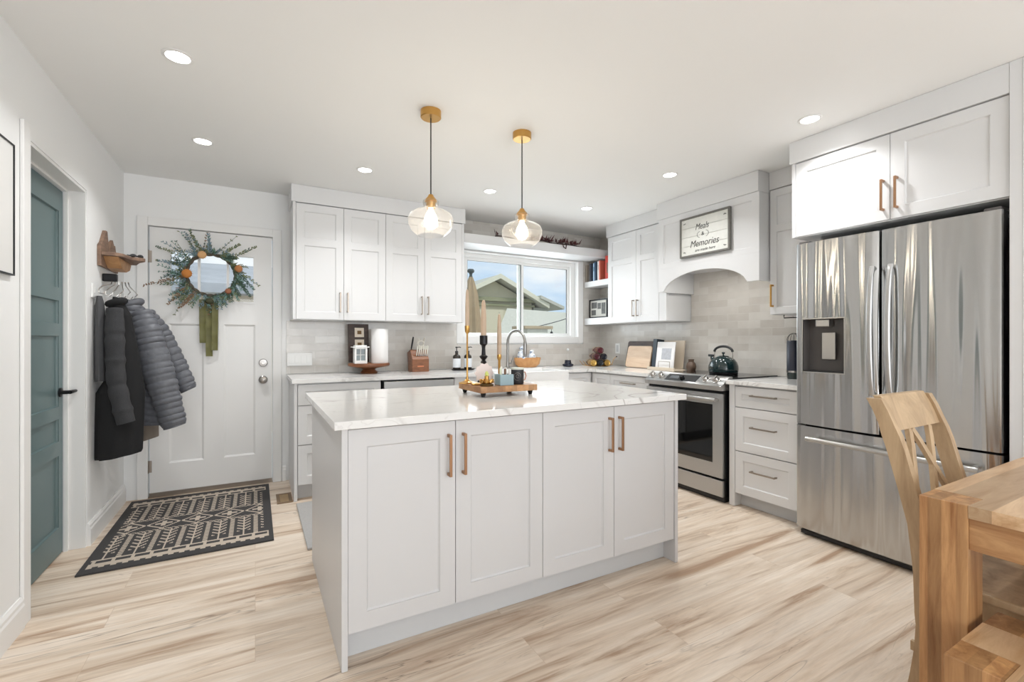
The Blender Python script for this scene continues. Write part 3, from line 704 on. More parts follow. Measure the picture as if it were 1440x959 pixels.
# fridge enclosure
t = thing('fridge_cabinet', (3.35, 1.2, 0), 'white two door cabinet bridging over the fridge', 'cabinet')
FF = 2.985; g0, g1 = .733, 1.684
carc(t, 'x', g0, g1 - .001, .0215, .70, 1.853, 2.32, FF)
carc(t, 'x', 1.6845, 1.706, -.001, .655, 1.853, 2.32, FF, 'end_panel')
carc(t, 'x', .690, .7325, -.014, .70, .001, H - .001, FF, 'tall_panel')
m = MB(); m.box(FF - .012, 3.689, .733, 1.716, 2.3205, H - .001); m.build('crown_fascia', MCAB, t, bevel=.002)
for a, b, h in ((.735, 1.186, 1.154), (1.186, 1.683, 1.216)):
    d = shaker(t, 'x', a, b, 1.855, 2.316, FF, rail=.062); pull(d, 'x', h, 1.99, .168, FF, True, MBRASS if False else MBRONZE)
# wall block continuing right of the fridge
MB().box(2.968, 3.699, .1, .689, 0, H - .0005).build('wall_pier', MW, kind='structure')

# ------------------------------------------------------------------ fridge
t = thing('refrigerator', (3.3, 1.2, 0), 'stainless steel french door refrigerator with water dispenser', 'refrigerator')
fx = 2.95; fy0, fy1, fyc = .752, 1.668, 1.222
MB().box(fx + .095, 3.66, fy0 + .012, fy1 - .012, .03, 1.78).build('cabinet_body', MBLKMET, t, bevel=.004)
# left door with dispenser hole y 1.393..1.62, z 1.014..1.332
def curved_front(m, a0, a1, z0, z1, hole=None, bow=.012):
    """slightly bowed stainless door skin from y=a0..a1"""
    n = 14; r = .012
    A = [a0, a0 + .004, a0 + r] + [a0 + r + (a1 - a0 - 2 * r) * i / n for i in range(1, n)] + [a1 - r, a1 - .004, a1]
    if hole: A = sorted(A + [hole[0], hole[1]])
    def xx(a):
        u = (a - a0) / (a1 - a0); x = fx + bow * (2 * u - 1) ** 2
        e = min(a - a0, a1 - a)
        if e < r: x += r - math.sqrt(max(0, r * r - (r - e) ** 2))
        return x
    Z = [z0, z1] if not hole else [z0, hole[2], hole[3], z1]
    vs = []; fs = []
    for a in A:
        for z in Z: vs.append((xx(a), a, z))
    nz = len(Z)
    for i in range(len(A) - 1):
        for k in range(nz - 1):
            if hole and k == 1 and A[i] >= hole[0] - 1e-6 and A[i + 1] <= hole[1] + 1e-6: continue
            b = i * nz + k; fs.append((b, b + 1, b + nz + 1, b + nz))
    m.add(vs, fs)
    # sides, top, bottom, back
    bx = fx + .09
    for z in (z0, z1):
        m.add([(xx(a), a, z) for a in A] + [(bx, a1, z), (bx, a0, z)], [tuple(range(len(A) + 2)) if z == z0 else tuple(range(len(A) + 2))[::-1]])
    for a in (a0, a1): m.add([(xx(a), a, z0), (xx(a), a, z1), (bx, a, z1), (bx, a, z0)], [(0, 1, 2, 3)])
    if not hole: m.add([(bx, a0, z0), (bx, a1, z0), (bx, a1, z1), (bx, a0, z1)], [(0, 1, 2, 3)])
    return m
hole = (1.393, 1.620, 1.014, 1.332)
dl = curved_front(MB(), fyc + .003, fy1, .690, 1.800, hole).build('left_door', MSTEEL, t, smooth=True)
dr = curved_front(MB(), fy0, fyc - .003, .690, 1.800).build('right_door', MSTEEL, t, smooth=True)
fz = curved_front(MB(), fy0, fy1, .045, .678).build('freezer_drawer', MSTEEL, t, smooth=True)
m = MB(); ym = hole[0]; yM = hole[1]
dx = fx + .075
m.add([(dx, ym, hole[2]), (dx, yM, hole[2]), (dx, yM, hole[3]), (dx, ym, hole[3])], [(0, 1, 2, 3)])
for y in (ym, yM): m.add([(fx + .001, y, hole[2]), (dx, y, hole[2]), (dx, y, hole[3]), (fx + .001, y, hole[3])], [(0, 1, 2, 3)])
for z in (hole[2], hole[3]): m.add([(fx + .001, ym, z), (dx, ym, z), (dx, yM, z), (fx + .001, yM, z)], [(0, 1, 2, 3)])
dd = m.build('dispenser_recess', MDGREY, dl)
m = MB(); m.box(fx - .001, fx + .006, ym - .006, ym, hole[2] - .006, hole[3] + .006); m.box(fx - .001, fx + .006, yM, yM + .006, hole[2] - .006, hole[3] + .006)
m.box(fx - .001, fx + .006, ym, yM, hole[2] - .006, hole[2]); m.box(fx - .001, fx + .006, ym, yM, hole[3], hole[3] + .006); m.build('dispenser_trim', MSTEEL2, dl)
m = MB(); m.box(fx + .02, dx - .001, 1.48, 1.56, 1.285, 1.331); m.build('spout', MSTEEL2, dd, bevel=.006)
m = MB(); m.box(fx + .045, fx + .055, 1.46, 1.535, 1.09, 1.25); m.build('paddle', MSTEEL2, dd, bevel=.003)
m = MB(); m.box(fx + .004, dx - .002, ym + .003, yM - .003, 1.0145, 1.020); m.build('drip_tray', MBLACK, dd)
for par, y in ((dl, 1.248), (dr, 1.166)):
    n = 14; P = []
    for i in range(n + 1):
        u = i / n; P.append((fx - .012 - .038 * math.sin(PI * u) ** .55, y, .905 + .70 * u))
    m = MB(); m.tube(P, .0145, 12, flat=.75, up=(1, 0, 0)); m.cyl((fx - .012, y, .915), (fx + .011, y, .915), .012); m.cyl((fx - .012, y, 1.595), (fx + .011, y, 1.595), .012)
    m.build('handle', MSTEEL2, par, smooth=True)
m = MB(); m.tube([(fx - .05, .815, .605), (fx - .05, 1.575, .612)], .014, 14); 
for y in (.84, 1.55): m.cyl((fx - .05, y, .607), (fx + .008, y, .607), .010)
m.build('handle', MSTEEL2, fz, smooth=True)
for y in (.79, 1.63): m = MB(); m.box(fx + .03, fx + .17, y - .03, y + .03, 1.8005, 1.818); m.build('hinge_cover', MDGREY, t, bevel=.004)
m = MB(); m.box(fx + .03, fx + .6, fy0 + .02, fy1 - .02, .008, .0299); m.build('base_grille', MBLACK, t)
for y in (.80, 1.62):
    for xx_ in (.06, .5): m = MB(); m.rev([(.022, .0003), (.022, .008)], (fx + xx_, y, 0), 16); m.build('foot', MBLACK, t)

# ------------------------------------------------------------------ range
t = thing('range', (3.3, 2.59, 0), 'stainless steel slide-in electric range with oven window', 'range')
ry0, ry1 = 2.214, 2.974
m = MB(); m.box(3.035, 3.675, ry0 + .002, ry1 - .002, .045, .905); m.build('body', MBLKMET, t)
m = MB(); m.box(3.0, 3.034, ry0 + .004, ry1 - .004, .185, .808)
# frame with window: build ring
m = MB(); a0, a1, b0, b1 = ry0 + .004, ry1 - .004, .185, .808; wa0, wa1, wb0, wb1 = ry0 + .088, ry1 - .085, .29, .725
for q in ((a0, wa0, b0, b1), (wa1, a1, b0, b1), (wa0, wa1, b0, wb0), (wa0, wa1, wb1, b1)): m.box(3.0, 3.034, *q)
od = m.build('oven_door', MSTEEL2, t)
MB().box(3.001, 3.012, wa0, wa1, wb0, wb1).build('oven_glass', MBLKGL, od)
m = MB(); m.tube([(2.955, ry0 + .03, .765), (2.955, ry1 - .03, .765)], .0135, 14)
for y in (ry0 + .045, ry1 - .045): m.cyl((2.955, y, .765), (3.0, y, .765), .010)
m.build('handle', MSTEEL2, od, smooth=True)
MB().box(3.0, 3.034, ry0 + .004, ry1 - .004, .048, .168).build('storage_drawer', MSTEEL2, t, bevel=.003)
m = MB(); m.box(3.034, 3.6, ry0 + .01, ry1 - .01, .004, .0445); m.build('base', MBLACK, t)
m = MB(); m.prism([(2.985, .832), (2.978, .868), (3.085, .934), (3.112, .934), (3.112, .832)], 'y', ry0, ry1); cp = m.build('control_panel', MSTEEL2, t, bevel=.002)
sl = Vector((3.085 - 2.978, 0, .934 - .868)).normalized(); nr = Vector((-sl.z, 0, sl.x))
MK = Matrix((( sl.x, 0, nr.x), (0, 1, 0), (sl.z, 0, nr.z)))
for y in (2.925, 2.832, 2.385, 2.290):
    c = Vector((2.978, y, .868)) + sl * .062 + nr * .0005
    m = MB(); m.rev([(.030, 0), (.030, .004), (.024, .006), (.022, .026), (.018, .030), (0, .030)], c, 28, MK); 
    n0 = len(m.v); m.box(-.022, .022, -.005, .005, .030, .036)
    m.xform(lambda p: MK @ p + c, n0)
    m.build('knob', MCHROME, cp, smooth='auto')
m = MB(); m.box(.022, .105, -.155, .155, .0004, .002); m.xform(lambda p: MK @ p + Vector((2.978, 2.612, .868))); dsp = m.build('display', MBLKGL, cp)
m = MB(); m.box(.045, .085, .03, .12, .0021, .0026); m.xform(lambda p: MK @ p + Vector((2.978, 2.612, .868))); m.build('screen', mat('grey screen', rgb(88, 92, 96), .3), dsp)
m = MB(); m.rev([(.020, .002), (.018, .020), (0, .020)], Vector((2.978, 2.612, .868)) + sl * .062, 24, MK); m.build('dial', MBLKMET, cp, smooth=True)
m = MB(); m.box(3.1125, 3.672, ry0 - .004 + .001, ry1 + .003 - .002, .9155, .924); m.build('cooktop', MBLKGL, t, bevel=.002)
for (x, y, r) in ((3.25, 2.42, .10), (3.52, 2.42, .075), (3.25, 2.78, .09), (3.52, 2.78, .075)):
    m = MB(); m.rev([(r, .9242), (r, .9245), (r - .003, .9245), (r - .003, .9242)], (x, y, 0), 40, cap=False); m.build('burner_ring', MDGREY, t)
# kettle
kx, ky, kz = 3.40, 2.505, .9255
t = thing('kettle', (kx, ky, kz), 'glossy dark green stovetop kettle with black handle', 'kettle')
MKET = mat('dark green enamel', rgb(20, 42, 44), .08, coat=.5)
m = MB(); m.rev([(0, .018), (.104, .018), (.113, .022), (.116, .04), (.114, .07), (.104, .10), (.085, .125), (.055, .142), (.035, .147)], (kx, ky, kz), 40); m.build('body', MKET, t, smooth=True)
m = MB(); m.rev([(0, 0), (.108, 0), (.110, .004), (.110, .0175), (0, .0175)], (kx, ky, kz), 40); m.build('base', MBLKMET, t, smooth=True)
m = MB(); m.rev([(.045, .1455), (.044, .150), (.02, .156), (.006, .158), (.006, .166), (.013, .172), (.013, .180), (0, .184)], (kx, ky, kz), 28); m.build('lid', MKET, t, smooth=True)
for s_ in (-1, 1): m = MB(); m.tube([(kx, ky + s_ * .085, kz + .105), (kx, ky + s_ * .085, kz + .15), (kx, ky + s_ * .082, kz + .195)], .004, 8); m.build('bracket', MCHROME, t, smooth=True)
m = MB(); m.tube([(kx, ky + .085 * math.cos(a), kz + .185 + .045 * math.sin(a)) for a in [PI * i / 12 for i in range(13)]], .010, 12); m.build('handle', MBLACK, t, smooth=True)
m = MB(); m.tube([(kx - .0, ky + .09, kz + .10), (kx - .0, ky + .105, kz + .125), (kx, ky + .112, kz + .15)], [.022, .016, .013], 14); m.build('spout', MKET, t, smooth=True)
m = MB(); m.tube([(kx, ky + .085, kz + .152), (kx, ky + .14, kz + .153)], [.008, .011], 10); m.build('whistle', MBLACK, t, smooth=True)

# ------------------------------------------------------------------ shelves
t = thing('floating_shelf', (2.55, 4.26, 2.15), 'long white floating shelf above the sink window', 'shelf')
m = MB(); m.box(1.7555, 3.689, 4.11, 4.4185, 2.150, 2.242); m.build('shelf_board', MCAB, t, bevel=.003)
t = thing('open_corner_shelves', (3.56, 4.16, 1.39), 'white open shelves in the corner beside the window', 'shelf')
for z0_, z1_ in ((1.392, 1.468), (1.835, 1.900)):
    m = MB(); m.box(3.445, 3.689, 3.9135, 4.4175, z0_, z1_); m.build('shelf_board', MCAB, t, bevel=.002)
# garland
MVINE = mat('dark brown vine', rgb(62, 44, 42), .8); MLEAF = mat('dried burgundy leaf', rgb(88, 52, 52), .8)
t = thing('leaf_garland', (2.9, 4.16, 2.243), 'dark dried leaf garland lying on the shelf above the window', 'garland')
m = MB(); P = []
for i in range(25):
    u = i / 24; P.append((2.12 + 1.12 * u, 4.165 + .02 * math.sin(9 * u), 2.252 + .010 * (1 + math.sin(17 * u))))
m.tube(P, .006, 8)
m.tube([(2.86, 4.15, 2.262), (2.90, 4.096, 2.258), (2.91, 4.092, 2.215), (2.94, 4.093, 2.20), (2.955, 4.096, 2.258), (2.97, 4.15, 2.262)], .006, 8)
m.build('vine', MVINE, t, smooth=True)
m = MB()
def leaf(m, c, L, W, az, el, roll=0, seg=3):
    d = Vector((math.cos(az) * math.cos(el), math.sin(az) * math.cos(el), math.sin(el)))
    s = d.cross(Vector((0, 0, 1)));
    if s.length < .1: s = Vector((1, 0, 0))
    s.normalize(); n = s.cross(d); s = s * math.cos(roll) + n * math.sin(roll); n = s.cross(d); c = Vector(c)
    v = [c, c + d * L * .35 + s * W / 2 + n * W * .12, c + d * L, c + d * L * .35 - s * W / 2 + n * W * .12, c + d * L * .5 - n * W * .1]
    m.add(v, [(0, 1, 4), (1, 2, 4), (2, 3, 4), (3, 0, 4)])
for (cx, k) in ((2.14, 5), (2.56, 7), (2.66, 14), (2.74, 16), (2.80, 10), (2.90, 14), (2.98, 16), (3.06, 14), (3.14, 10)):
    for i in range(k):
        leaf(m, (cx + random.uniform(-.03, .03), 4.165 + random.uniform(-.015, .02), 2.262 + random.uniform(0, .02)), random.uniform(.04, .085), random.uniform(.018, .03), random.uniform(0, 2 * PI), random.uniform(.1, 1.3), random.uniform(-1, 1))
m.build('leaves', MLEAF, t, kind='stuff')
# books on upper corner shelf: spines face -x
bk = [(4.395, .026, .205, (150, 140, 128), 'beige book at the left end of the corner shelf'), (4.355, .024, .200, (112, 104, 98), 'taupe book second from the window on the corner shelf'), (4.315, .034, .212, (40, 44, 58), 'navy book on the corner shelf'),
      (4.270, .026, .21, (170, 198, 222), 'pale blue book right of the navy one'), (4.232, .030, .218, (38, 66, 92), 'dark blue book in the middle of the corner shelf'), (4.190, .030, .222, (222, 224, 224), 'white book right of the dark blue one'),
      (4.153, .022, .225, (214, 120, 100), 'thin coral red book beside the large red book'), (4.02, .095, .262, (196, 58, 42), 'large red book at the right end of the corner shelf')]
for i, (y, th, hgt, c, lab) in enumerate(bk):
    b = thing('book', (3.53, y, 1.9005), lab, 'book', 'books on the corner shelf')
    hgt = min(hgt, .246) if y > 4.1 else hgt
    dpt = .15; x0 = 3.455 + (.012 if i % 2 else 0)
    m = MB(); a, e = y - th / 2 + .0005, y + th / 2 - .0005
    m.box(x0, x0 + .003, a, e, 1.9005, 1.9005 + hgt); m.box(x0 + .003, x0 + dpt, a, a + .0025, 1.9005, 1.9005 + hgt); m.box(x0 + .003, x0 + dpt, e - .0025, e, 1.9005, 1.9005 + hgt)
    m.build('cover', mat('book cover %d' % i, rgb(*c), .5), b)
    m = MB(); m.box(x0 + .003, x0 + dpt - .005, a + .0025, e - .0025, 1.904, 1.9005 + hgt - .004); m.build('pages', MCREAM, b)
    if i in (3, 5, 7):
        m = MB(); m.box(x0 - .0006, x0 - .0001, a + th * .25, e - th * .25, 1.9005 + hgt * (.25 if i == 7 else .55), 1.9005 + hgt * (.7 if i == 7 else .8)); m.build('spine_patch', mat('patch %d' % i, rgb(*((130, 96, 80) if i == 7 else (90, 130, 160) if i == 3 else (190, 190, 190))), .6), b)
# photo frame on lower corner shelf
t = thing('photo_frame', (3.5, 4.24, 1.4685), 'dark photo collage frame on the lower corner shelf', 'picture frame')
m = MB(); y0_, y1_, z0_, z1_ = 4.075, 4.395, 1.4685, 1.69; tf = .016
for q in ((y0_, y1_, z0_, z0_ + tf), (y0_, y1_, z1_ - tf, z1_), (y0_, y0_ + tf, z0_ + tf, z1_ - tf), (y1_ - tf, y1_, z0_ + tf, z1_ - tf)): m.box(3.50, 3.518, *q)
m.build('frame_border', MBLKMET, t)
m = MB(); m.box(3.507, 3.517, y0_ + tf, y1_ - tf, z0_ + tf, z1_ - tf); m.build('mat_board', mat('grey mat', rgb(196, 194, 186), .7), t)
for (a, b, c, d) in ((.02, .12, .10, .17), (.02, .10, .02, .08), (.13, .19, .09, .16), (.20, .27, .03, .16)):
    m = MB(); m.box(3.5062, 3.5069, y1_ - tf - b, y1_ - tf - a, z0_ + tf + c, z0_ + tf + d); m.build('photo_print', mat('photo', rgb(106, 106, 104), .6, var=.8, bscale=26), t)
m = MB(); m.prism([(3.519, 1.469), (3.56, 1.469), (3.519, 1.60)], 'y', 4.22, 4.24); m.build('easel_leg', MBLACK, t)

# ------------------------------------------------------------------ things on the back counter
CZ = .9145
def plate(name, lab, y0, y1, z0, z1, xf, ax='x', holes=()):
    pass
t = thing('switch_plate', (.335, YB, .985), 'wide white switch plate at the left end of the backsplash', 'switch')
MB().box(.236, .437, YB - .032, YB - .0095, .985, 1.099).build('plate', MWHPL, t, bevel=.004)
for i in range(4): MB().box(.252 + i * .047, .285 + i * .047, YB - .036, YB - .0325, 1.008, 1.076).build('rocker', MWHPL, t, bevel=.0015)
t = thing('outlet_plate', (XR, 4.08, 1.05), 'white outlet plate on the tiles in the corner', 'outlet')
MB().box(XR - .014, XR - .0095, 4.07, 4.145, 1.055, 1.172).build('plate', MWHPL, t, bevel=.0015)
MB().box(XR - .016, XR - .0142, 4.09, 4.125, 1.075, 1.152).build('socket', mat('socket grey', rgb(205, 205, 205), .5), t)
# round wooden riser
rx, ry = .885, 4.215
t = thing('wooden_riser', (rx, ry, CZ), 'round wooden pedestal riser on the counter by the entry', 'riser')
m = MB(); m.rev([(0, 0), (.07, 0), (.075, .01), (.06, .022), (.05, .035), (.07, .045), (.12, .055), (.165, .062), (.178, .072), (.178, .088), (.172, .09), (0, .09)], (rx, ry, CZ), 44); m.build('turned_stand', MWALN, t, smooth=True)
RZ = CZ + .0905
t = thing('dark_wood_board', (.83, 4.3, RZ), 'dark wooden board with two square tiles leaning behind the lantern', 'wall board')
m = MB(); m.obox((.815, 4.325, RZ + .176), .178, .018, .344, rx=-.09); m.build('board', MDKWOOD, t, bevel=.002)
for z in (.272, .166):
    yy = 4.325 + (z - .176) * .09 - .0115
    m = MB(); m.obox((.822, yy, RZ + z), .080, .004, .084, rx=-.09); a = m.build('square_tile', MCREAM, t)
    m = MB(); m.obox((.822, yy - .0026, RZ + z), .036, .001, .032, rx=-.09); m.build('motif', mat('brown motif', rgb(120, 92, 56), .8), a)
t = thing('paper_towel_roll', (.985, 4.22, RZ), 'white paper towel roll standing on the wooden riser', 'paper towel')
m = MB(); m.rev([(.020, 0), (.072, 0), (.074, .004), (.074, .298), (.072, .302), (.020, .302)], (.972, 4.19, RZ), 40, cap=False); m.build('towel', MPAPER, t, smooth=True)
m = MB(); m.rev([(.0195, .0005), (.0195, .3015), (.017, .3015), (.017, .0005)], (.972, 4.19, RZ), 24, cap=False); m.build('core', mat('cardboard', rgb(190, 165, 135), .9), t, smooth=True)
t = thing('house_lantern', (.80, 4.17, RZ), 'small white lantern with a grey window on the riser', 'lantern')
lx0, lx1, ly0, ly1 = .745, .850, 4.115, 4.20
m = MB()
for (a, b, c, d) in ((lx0, lx1, 0, .025), (lx0, lx1, .125, .138), (lx0, lx0 + .014, .025, .125), (lx1 - .014, lx1, .025, .125)): m.box(a, b, ly0, ly1, RZ + c + .0004, RZ + d)
m.box(lx0 - .018, lx1 + .018, ly0 - .006, ly1 + .006, RZ + .1381, RZ + .146); m.box(lx0 + .004, lx1 - .004, ly0, ly1, RZ + .146, RZ + .158)
m.build('house_frame', MWHPL, t, bevel=.001)
m = MB(); m.box(lx0 + .0142, lx1 - .0142, ly0 + .03, ly0 + .034, RZ + .0252, RZ + .1248); m.build('pane', mat('grey glass', rgb(138, 148, 150), .15), t)
m = MB(); m.box(lx0 + .0142, lx1 - .0142, ly0 + .024, ly0 + .0295, RZ + .072, RZ + .077); m.box(.795, .800, ly0 + .024, ly0 + .0295, RZ + .0252, RZ + .1248); m.build('muntin', MWHPL, t)
# knife block
t = thing('knife_block', (1.345, 4.24, CZ), 'walnut knife block full of white and black handled knives', 'knife block')
m = MB(); m.prism([(4.17, CZ), (4.30, CZ), (4.335, CZ + .175), (4.235, CZ + .205), (4.17, CZ + .115)], 'x', 1.265, 1.425); m.build('block', MWALN, t, bevel=.002)
m = MB(); m.box(1.315, 1.375, 4.1685, 4.1697, CZ + .045, CZ + .055); m.build('badge', mat('copper badge', rgb(208, 130, 92), .4, .5), t)
MWH = mat('ivory handle', rgb(236, 232, 222), .4)
def knife(x, y, z, L, r, mm, lab, lean=(0, -.25)):
    k = thing('knife', (x, y, z), lab, 'knife', 'knives in the walnut block')
    d = Vector((lean[0], lean[1], 1)).normalized(); p = Vector((x, y, z))
    m = MB(); m.tube([p, p + d * L * .3, p + d * L * .75, p + d * L], [r * .8, r, r * 1.15, r * .9], 10, flat=.6); m.build('handle', mm, k, smooth=True)
    m = MB(); m.cyl(p - d * .012, p, r * .85); m.build('bolster', MCHROME, k, smooth=True)
for i in range(6): knife(1.312 + i * .0195, 4.185, CZ + .158, .085, .0085, MWH, 'small ivory handled steak knife in the front row of the walnut block', (.0, -.35))
knife(1.285, 4.27, CZ + .212, .115, .011, MBLACK, 'black handled carving knife at the left of the walnut block', (.12, -.2))
knife(1.345, 4.262, CZ + .212, .10, .010, MWH, 'ivory handled chef knife at the back of the block', (.06, -.2))
knife(1.39, 4.262, CZ + .212, .11, .010, mat('ivory handle b', rgb(226, 220, 208), .4), 'ivory handled bread knife at the right back of the block', (.16, -.2))
t = thing('kitchen_shears', (1.32, 4.245, CZ + .215), 'ivory looped shears standing in the walnut knife block', 'scissors')
m = MB(); m.tube([(1.365 + .03 * math.cos(a), 4.225, CZ + .262 + .026 * math.sin(a)) for a in [2 * PI * i / 20 for i in range(20)]], .006, 8); m.cyl((1.36, 4.235, CZ + .205), (1.362, 4.226, CZ + .238), .007); m.build('loop_handle', MWH, t, smooth=True)
# soap bottles on a tray
t = thing('soap_tray', (1.78, 4.22, CZ), 'small dark oval tray under the soap bottles', 'tray')
m = MB(); m.rev([(0, 0), (.09, 0), (.1, .012), (.097, .012), (.088, .004), (0, .004)], (0, 0, 0), 36); m.xform(lambda p: Vector((p.x * 1.25 + 1.79, p.y * .7 + 4.215, p.z + CZ))); m.build('dish', MBLKMET, t, smooth=True)
MAMB = mat('dark amber bottle', rgb(52, 46, 40), .15); MLAB = mat('white label', rgb(226, 230, 234), .7)
for x, y, lab in ((1.722, 4.215, 'dark pump soap bottle with white label, left of the pair'), (1.845, 4.225, 'dark pump soap bottle on the right of the tray')):
    k = thing('soap_bottle', (x, y, CZ + .005), lab, 'soap dispenser', 'soap bottles beside the sink'); z = CZ + .0052
    m = MB(); m.rev([(0, 0), (.036, 0), (.038, .004), (.038, .125), (.034, .138), (.016, .15), (.014, .165), (0, .165)], (x, y, z), 28); m.build('bottle', MAMB, k, smooth=True)
    m = MB(); m.rev([(.0384, .022), (.0386, .024), (.0386, .108), (.0384, .11)], (x, y, z), 28, cap=False); m.build('paper_label', MLAB, k, smooth=True)
    m = MB(); m.rev([(.016, .1655), (.016, .182), (.005, .184), (.005, .212), (.012, .213), (.012, .224), (0, .226)], (x, y, z), 20); m.tube([(x, y, z + .219), (x + .028, y - .02, z + .221), (x + .034, y - .024, z + .214)], .0045, 8); m.build('pump', MBLACK, k, smooth=True)
# faucet
t = thing('kitchen_faucet', (2.335, 4.32, CZ), 'brushed nickel high arc kitchen faucet behind the sink', 'faucet')
fx0, fy0_ = 2.335, 4.30; dv = Vector((.095, -.20, 0)); R_ = dv.length / 2; dn = dv.normalized()
m = MB(); m.rev([(.027, 0), (.028, .01), (.018, .016), (.016, .05), (0, .05)], (fx0, fy0_, CZ), 28); P = [(fx0, fy0_, CZ + .04), (fx0, fy0_, CZ + .25)]
for i in range(1, 15):
    a = PI - PI * i / 14; P.append(tuple(Vector((fx0, fy0_, CZ + .27)) + dn * (R_ + R_ * math.cos(a)) + Vector((0, 0, .125 * math.sin(a)))))
m.tube(P, .0135, 16); m.build('gooseneck', MFAUC, t, smooth=True)
e_ = Vector((fx0, fy0_, CZ + .27)) + dv
m = MB(); m.tube([e_ + Vector((0, 0, .012)), e_ + Vector((.0, .0, -.03)), e_ + Vector((0, 0, -.12)), e_ + Vector((0, 0, -.15))], [.0155, .020, .021, .017], 18); m.build('spray_head', MFAUC, t, smooth=True)
m = MB(); m.cyl((fx0 + .012, fy0_, CZ + .05), (fx0 + .045, fy0_, CZ + .055), .010); m.cyl((fx0 + .043, fy0_, CZ + .052), (fx0 + .06, fy0_ - .02, CZ + .13), .005); m.build('lever', MFAUC, t, smooth=True)
# wooden bowl with blue-white ceramic jar
bx, by = 2.60, 4.33
t = thing('wooden_bowl', (2.57, 4.33, CZ), 'orange toned wooden bowl behind the faucet', 'bowl')
m = MB(); m.rev([(0, 0), (.06, 0), (.065, .006), (.085, .03), (.094, .085), (.094, .10), (.088, .10), (.08, .03), (.05, .010), (0, .010)], (0, 0, 0), 40); m.xform(lambda p: Vector((p.x * 1.75 + bx, p.y * .70 + by, p.z * 1.05 + CZ))); m.build('bowl', MORWOOD, t, smooth=True)
MBLUE = mat('blue and white glaze', rgb(196, 208, 222), .15); m_, n_, l_, b_ = MBLUE, MBLUE.node_tree.nodes, MBLUE.node_tree.links, MBLUE.node_tree.nodes['Principled BSDF']
vz = n_.new('ShaderNodeTexVoronoi'); vz.inputs['Scale'].default_value = 34; rr = n_.new('ShaderNodeValToRGB'); rr.color_ramp.elements[0].color = rgb(84, 118, 168); rr.color_ramp.elements[1].color = rgb(232, 236, 240); rr.color_ramp.elements[0].position = .2; rr.color_ramp.elements[1].position = .4
tt_ = n_.new('ShaderNodeTexCoord'); l_.new(tt_.outputs['Object'], vz.inputs['Vector']); l_.new(vz.outputs['Distance'], rr.inputs['Fac']); l_.new(rr.outputs['Color'], b_.inputs['Base Color'])
for x, y, s, lab in ((2.53, 4.325, 1.0, 'blue and white ginger jar in the bowl, left of the faucet spout'), (2.655, 4.335, .82, 'smaller blue and white ginger jar on the right in the wooden bowl')):
    k = thing('ginger_jar', (x, y, CZ + .011), lab, 'jar', 'blue and white jars'); z = CZ + .0115
    m = MB(); m.rev([(0, 0), (.03 * s, 0), (.034 * s, .01 * s), (.055 * s, .09 * s), (.056 * s, .12 * s), (.04 * s, .16 * s), (.026 * s, .17 * s), (.026 * s, .182 * s), (0, .182 * s)], (x, y, z), 32); m.build('jar_body', MBLUE, k, smooth=True)
    m = MB(); m.rev([(.030 * s, .1825 * s), (.030 * s, .20 * s), (.018 * s, .212 * s), (.006 * s, .214 * s), (.006 * s, .222 * s), (0, .226 * s)], (x, y, z), 28); m.build('lid', MBLUE, k, smooth=True)
# dark dish with glass bottle
t = thing('dark_dish', (3.06, 4.22, CZ), 'squat dark blue dish on the counter below the window', 'dish')
m = MB(); m.rev([(0, 0), (.05, 0), (.062, .012), (.060, .028), (.040, .034), (.034, .060), (.036, .072), (.030, .072), (.028, .04), (0, .04)], (3.06, 4.22, CZ), 32); m.build('dish_body', mat('dark blue ceramic', rgb(34, 38, 52), .25), t, smooth=True)
t = thing('oil_bottle', (3.06, 4.22, CZ + .041), 'clear glass bottle with white ball stopper in the dark dish', 'bottle')
m = MB(); m.rev([(.022, 0), (.024, .02), (.022, .09), (.010, .115), (.009, .135)], (3.06, 4.22, CZ + .0412), 24); m.build('glass_body', MGLASS, t, smooth=True)
m = MB(); m.ball((3.06, 4.22, CZ + .041 + .148), .013); m.build('stopper', MWHPL, t, smooth=True)
# wine rack in corner
wx, wy = 3.42, 4.14
t = thing('wine_rack', (wx, wy, CZ), 'brass wire wine rack holding dark bottles in the corner', 'wine rack')
d0 = Vector((-.35, -.94, 0)).normalized(); sd = Vector((d0.y * -1, d0.x, 0)) * -1  # bottle axis towards the room, side vector
sd = Vector((.94, -.35, 0)).normalized()
def wp(s, z, dpt=0): return Vector((wx, wy, CZ + z)) + sd * s + d0 * dpt
rb = .037
pos = [(-.080, .040), (0, .040), (.080, .040), (-.040, .110), (.040, .110), (0, .180)]
for dp in (.05, -.08):
    for i, (s, z) in enumerate(pos):
        m = MB(); m.tube([wp(s + (rb + .0012) * math.cos(a), z + (rb + .0012) * math.sin(a), dp) for a in [2 * PI * i / 24 for i in range(25)]], .0012, 6); m.build('ring', MBRASS, t, smooth=True)
m = MB(); m.tube([wp(-.19, .06, .05), wp(-.15, .012, .05), wp(-.10, .002, .05), wp(.10, .002, .05), wp(.15, .02, .05), wp(.17, .08, .05), wp(.20, .105, .05)], .0032, 8); m.build('base_rail', MBRASS, t, smooth=True)
m = MB(); m.tube([wp(-.19, .06, -.08), wp(-.15, .012, -.08), wp(-.10, .002, -.08), wp(.10, .002, -.08), wp(.15, .02, -.08)], .0032, 8); m.build('base_rail', MBRASS, t, smooth=True)
m = MB(); m.ball(wp(.205, .108, .05), .008); m.build('end_cap', MBLACK, t, smooth=True)
cols = [('gold foiled', (198, 158, 84)), ('black', (24, 26, 34)), ('gold foiled', (190, 150, 78)), ('dark red', (74, 24, 34)), ('black', (28, 28, 38)), ('dark red', (82, 26, 34))]
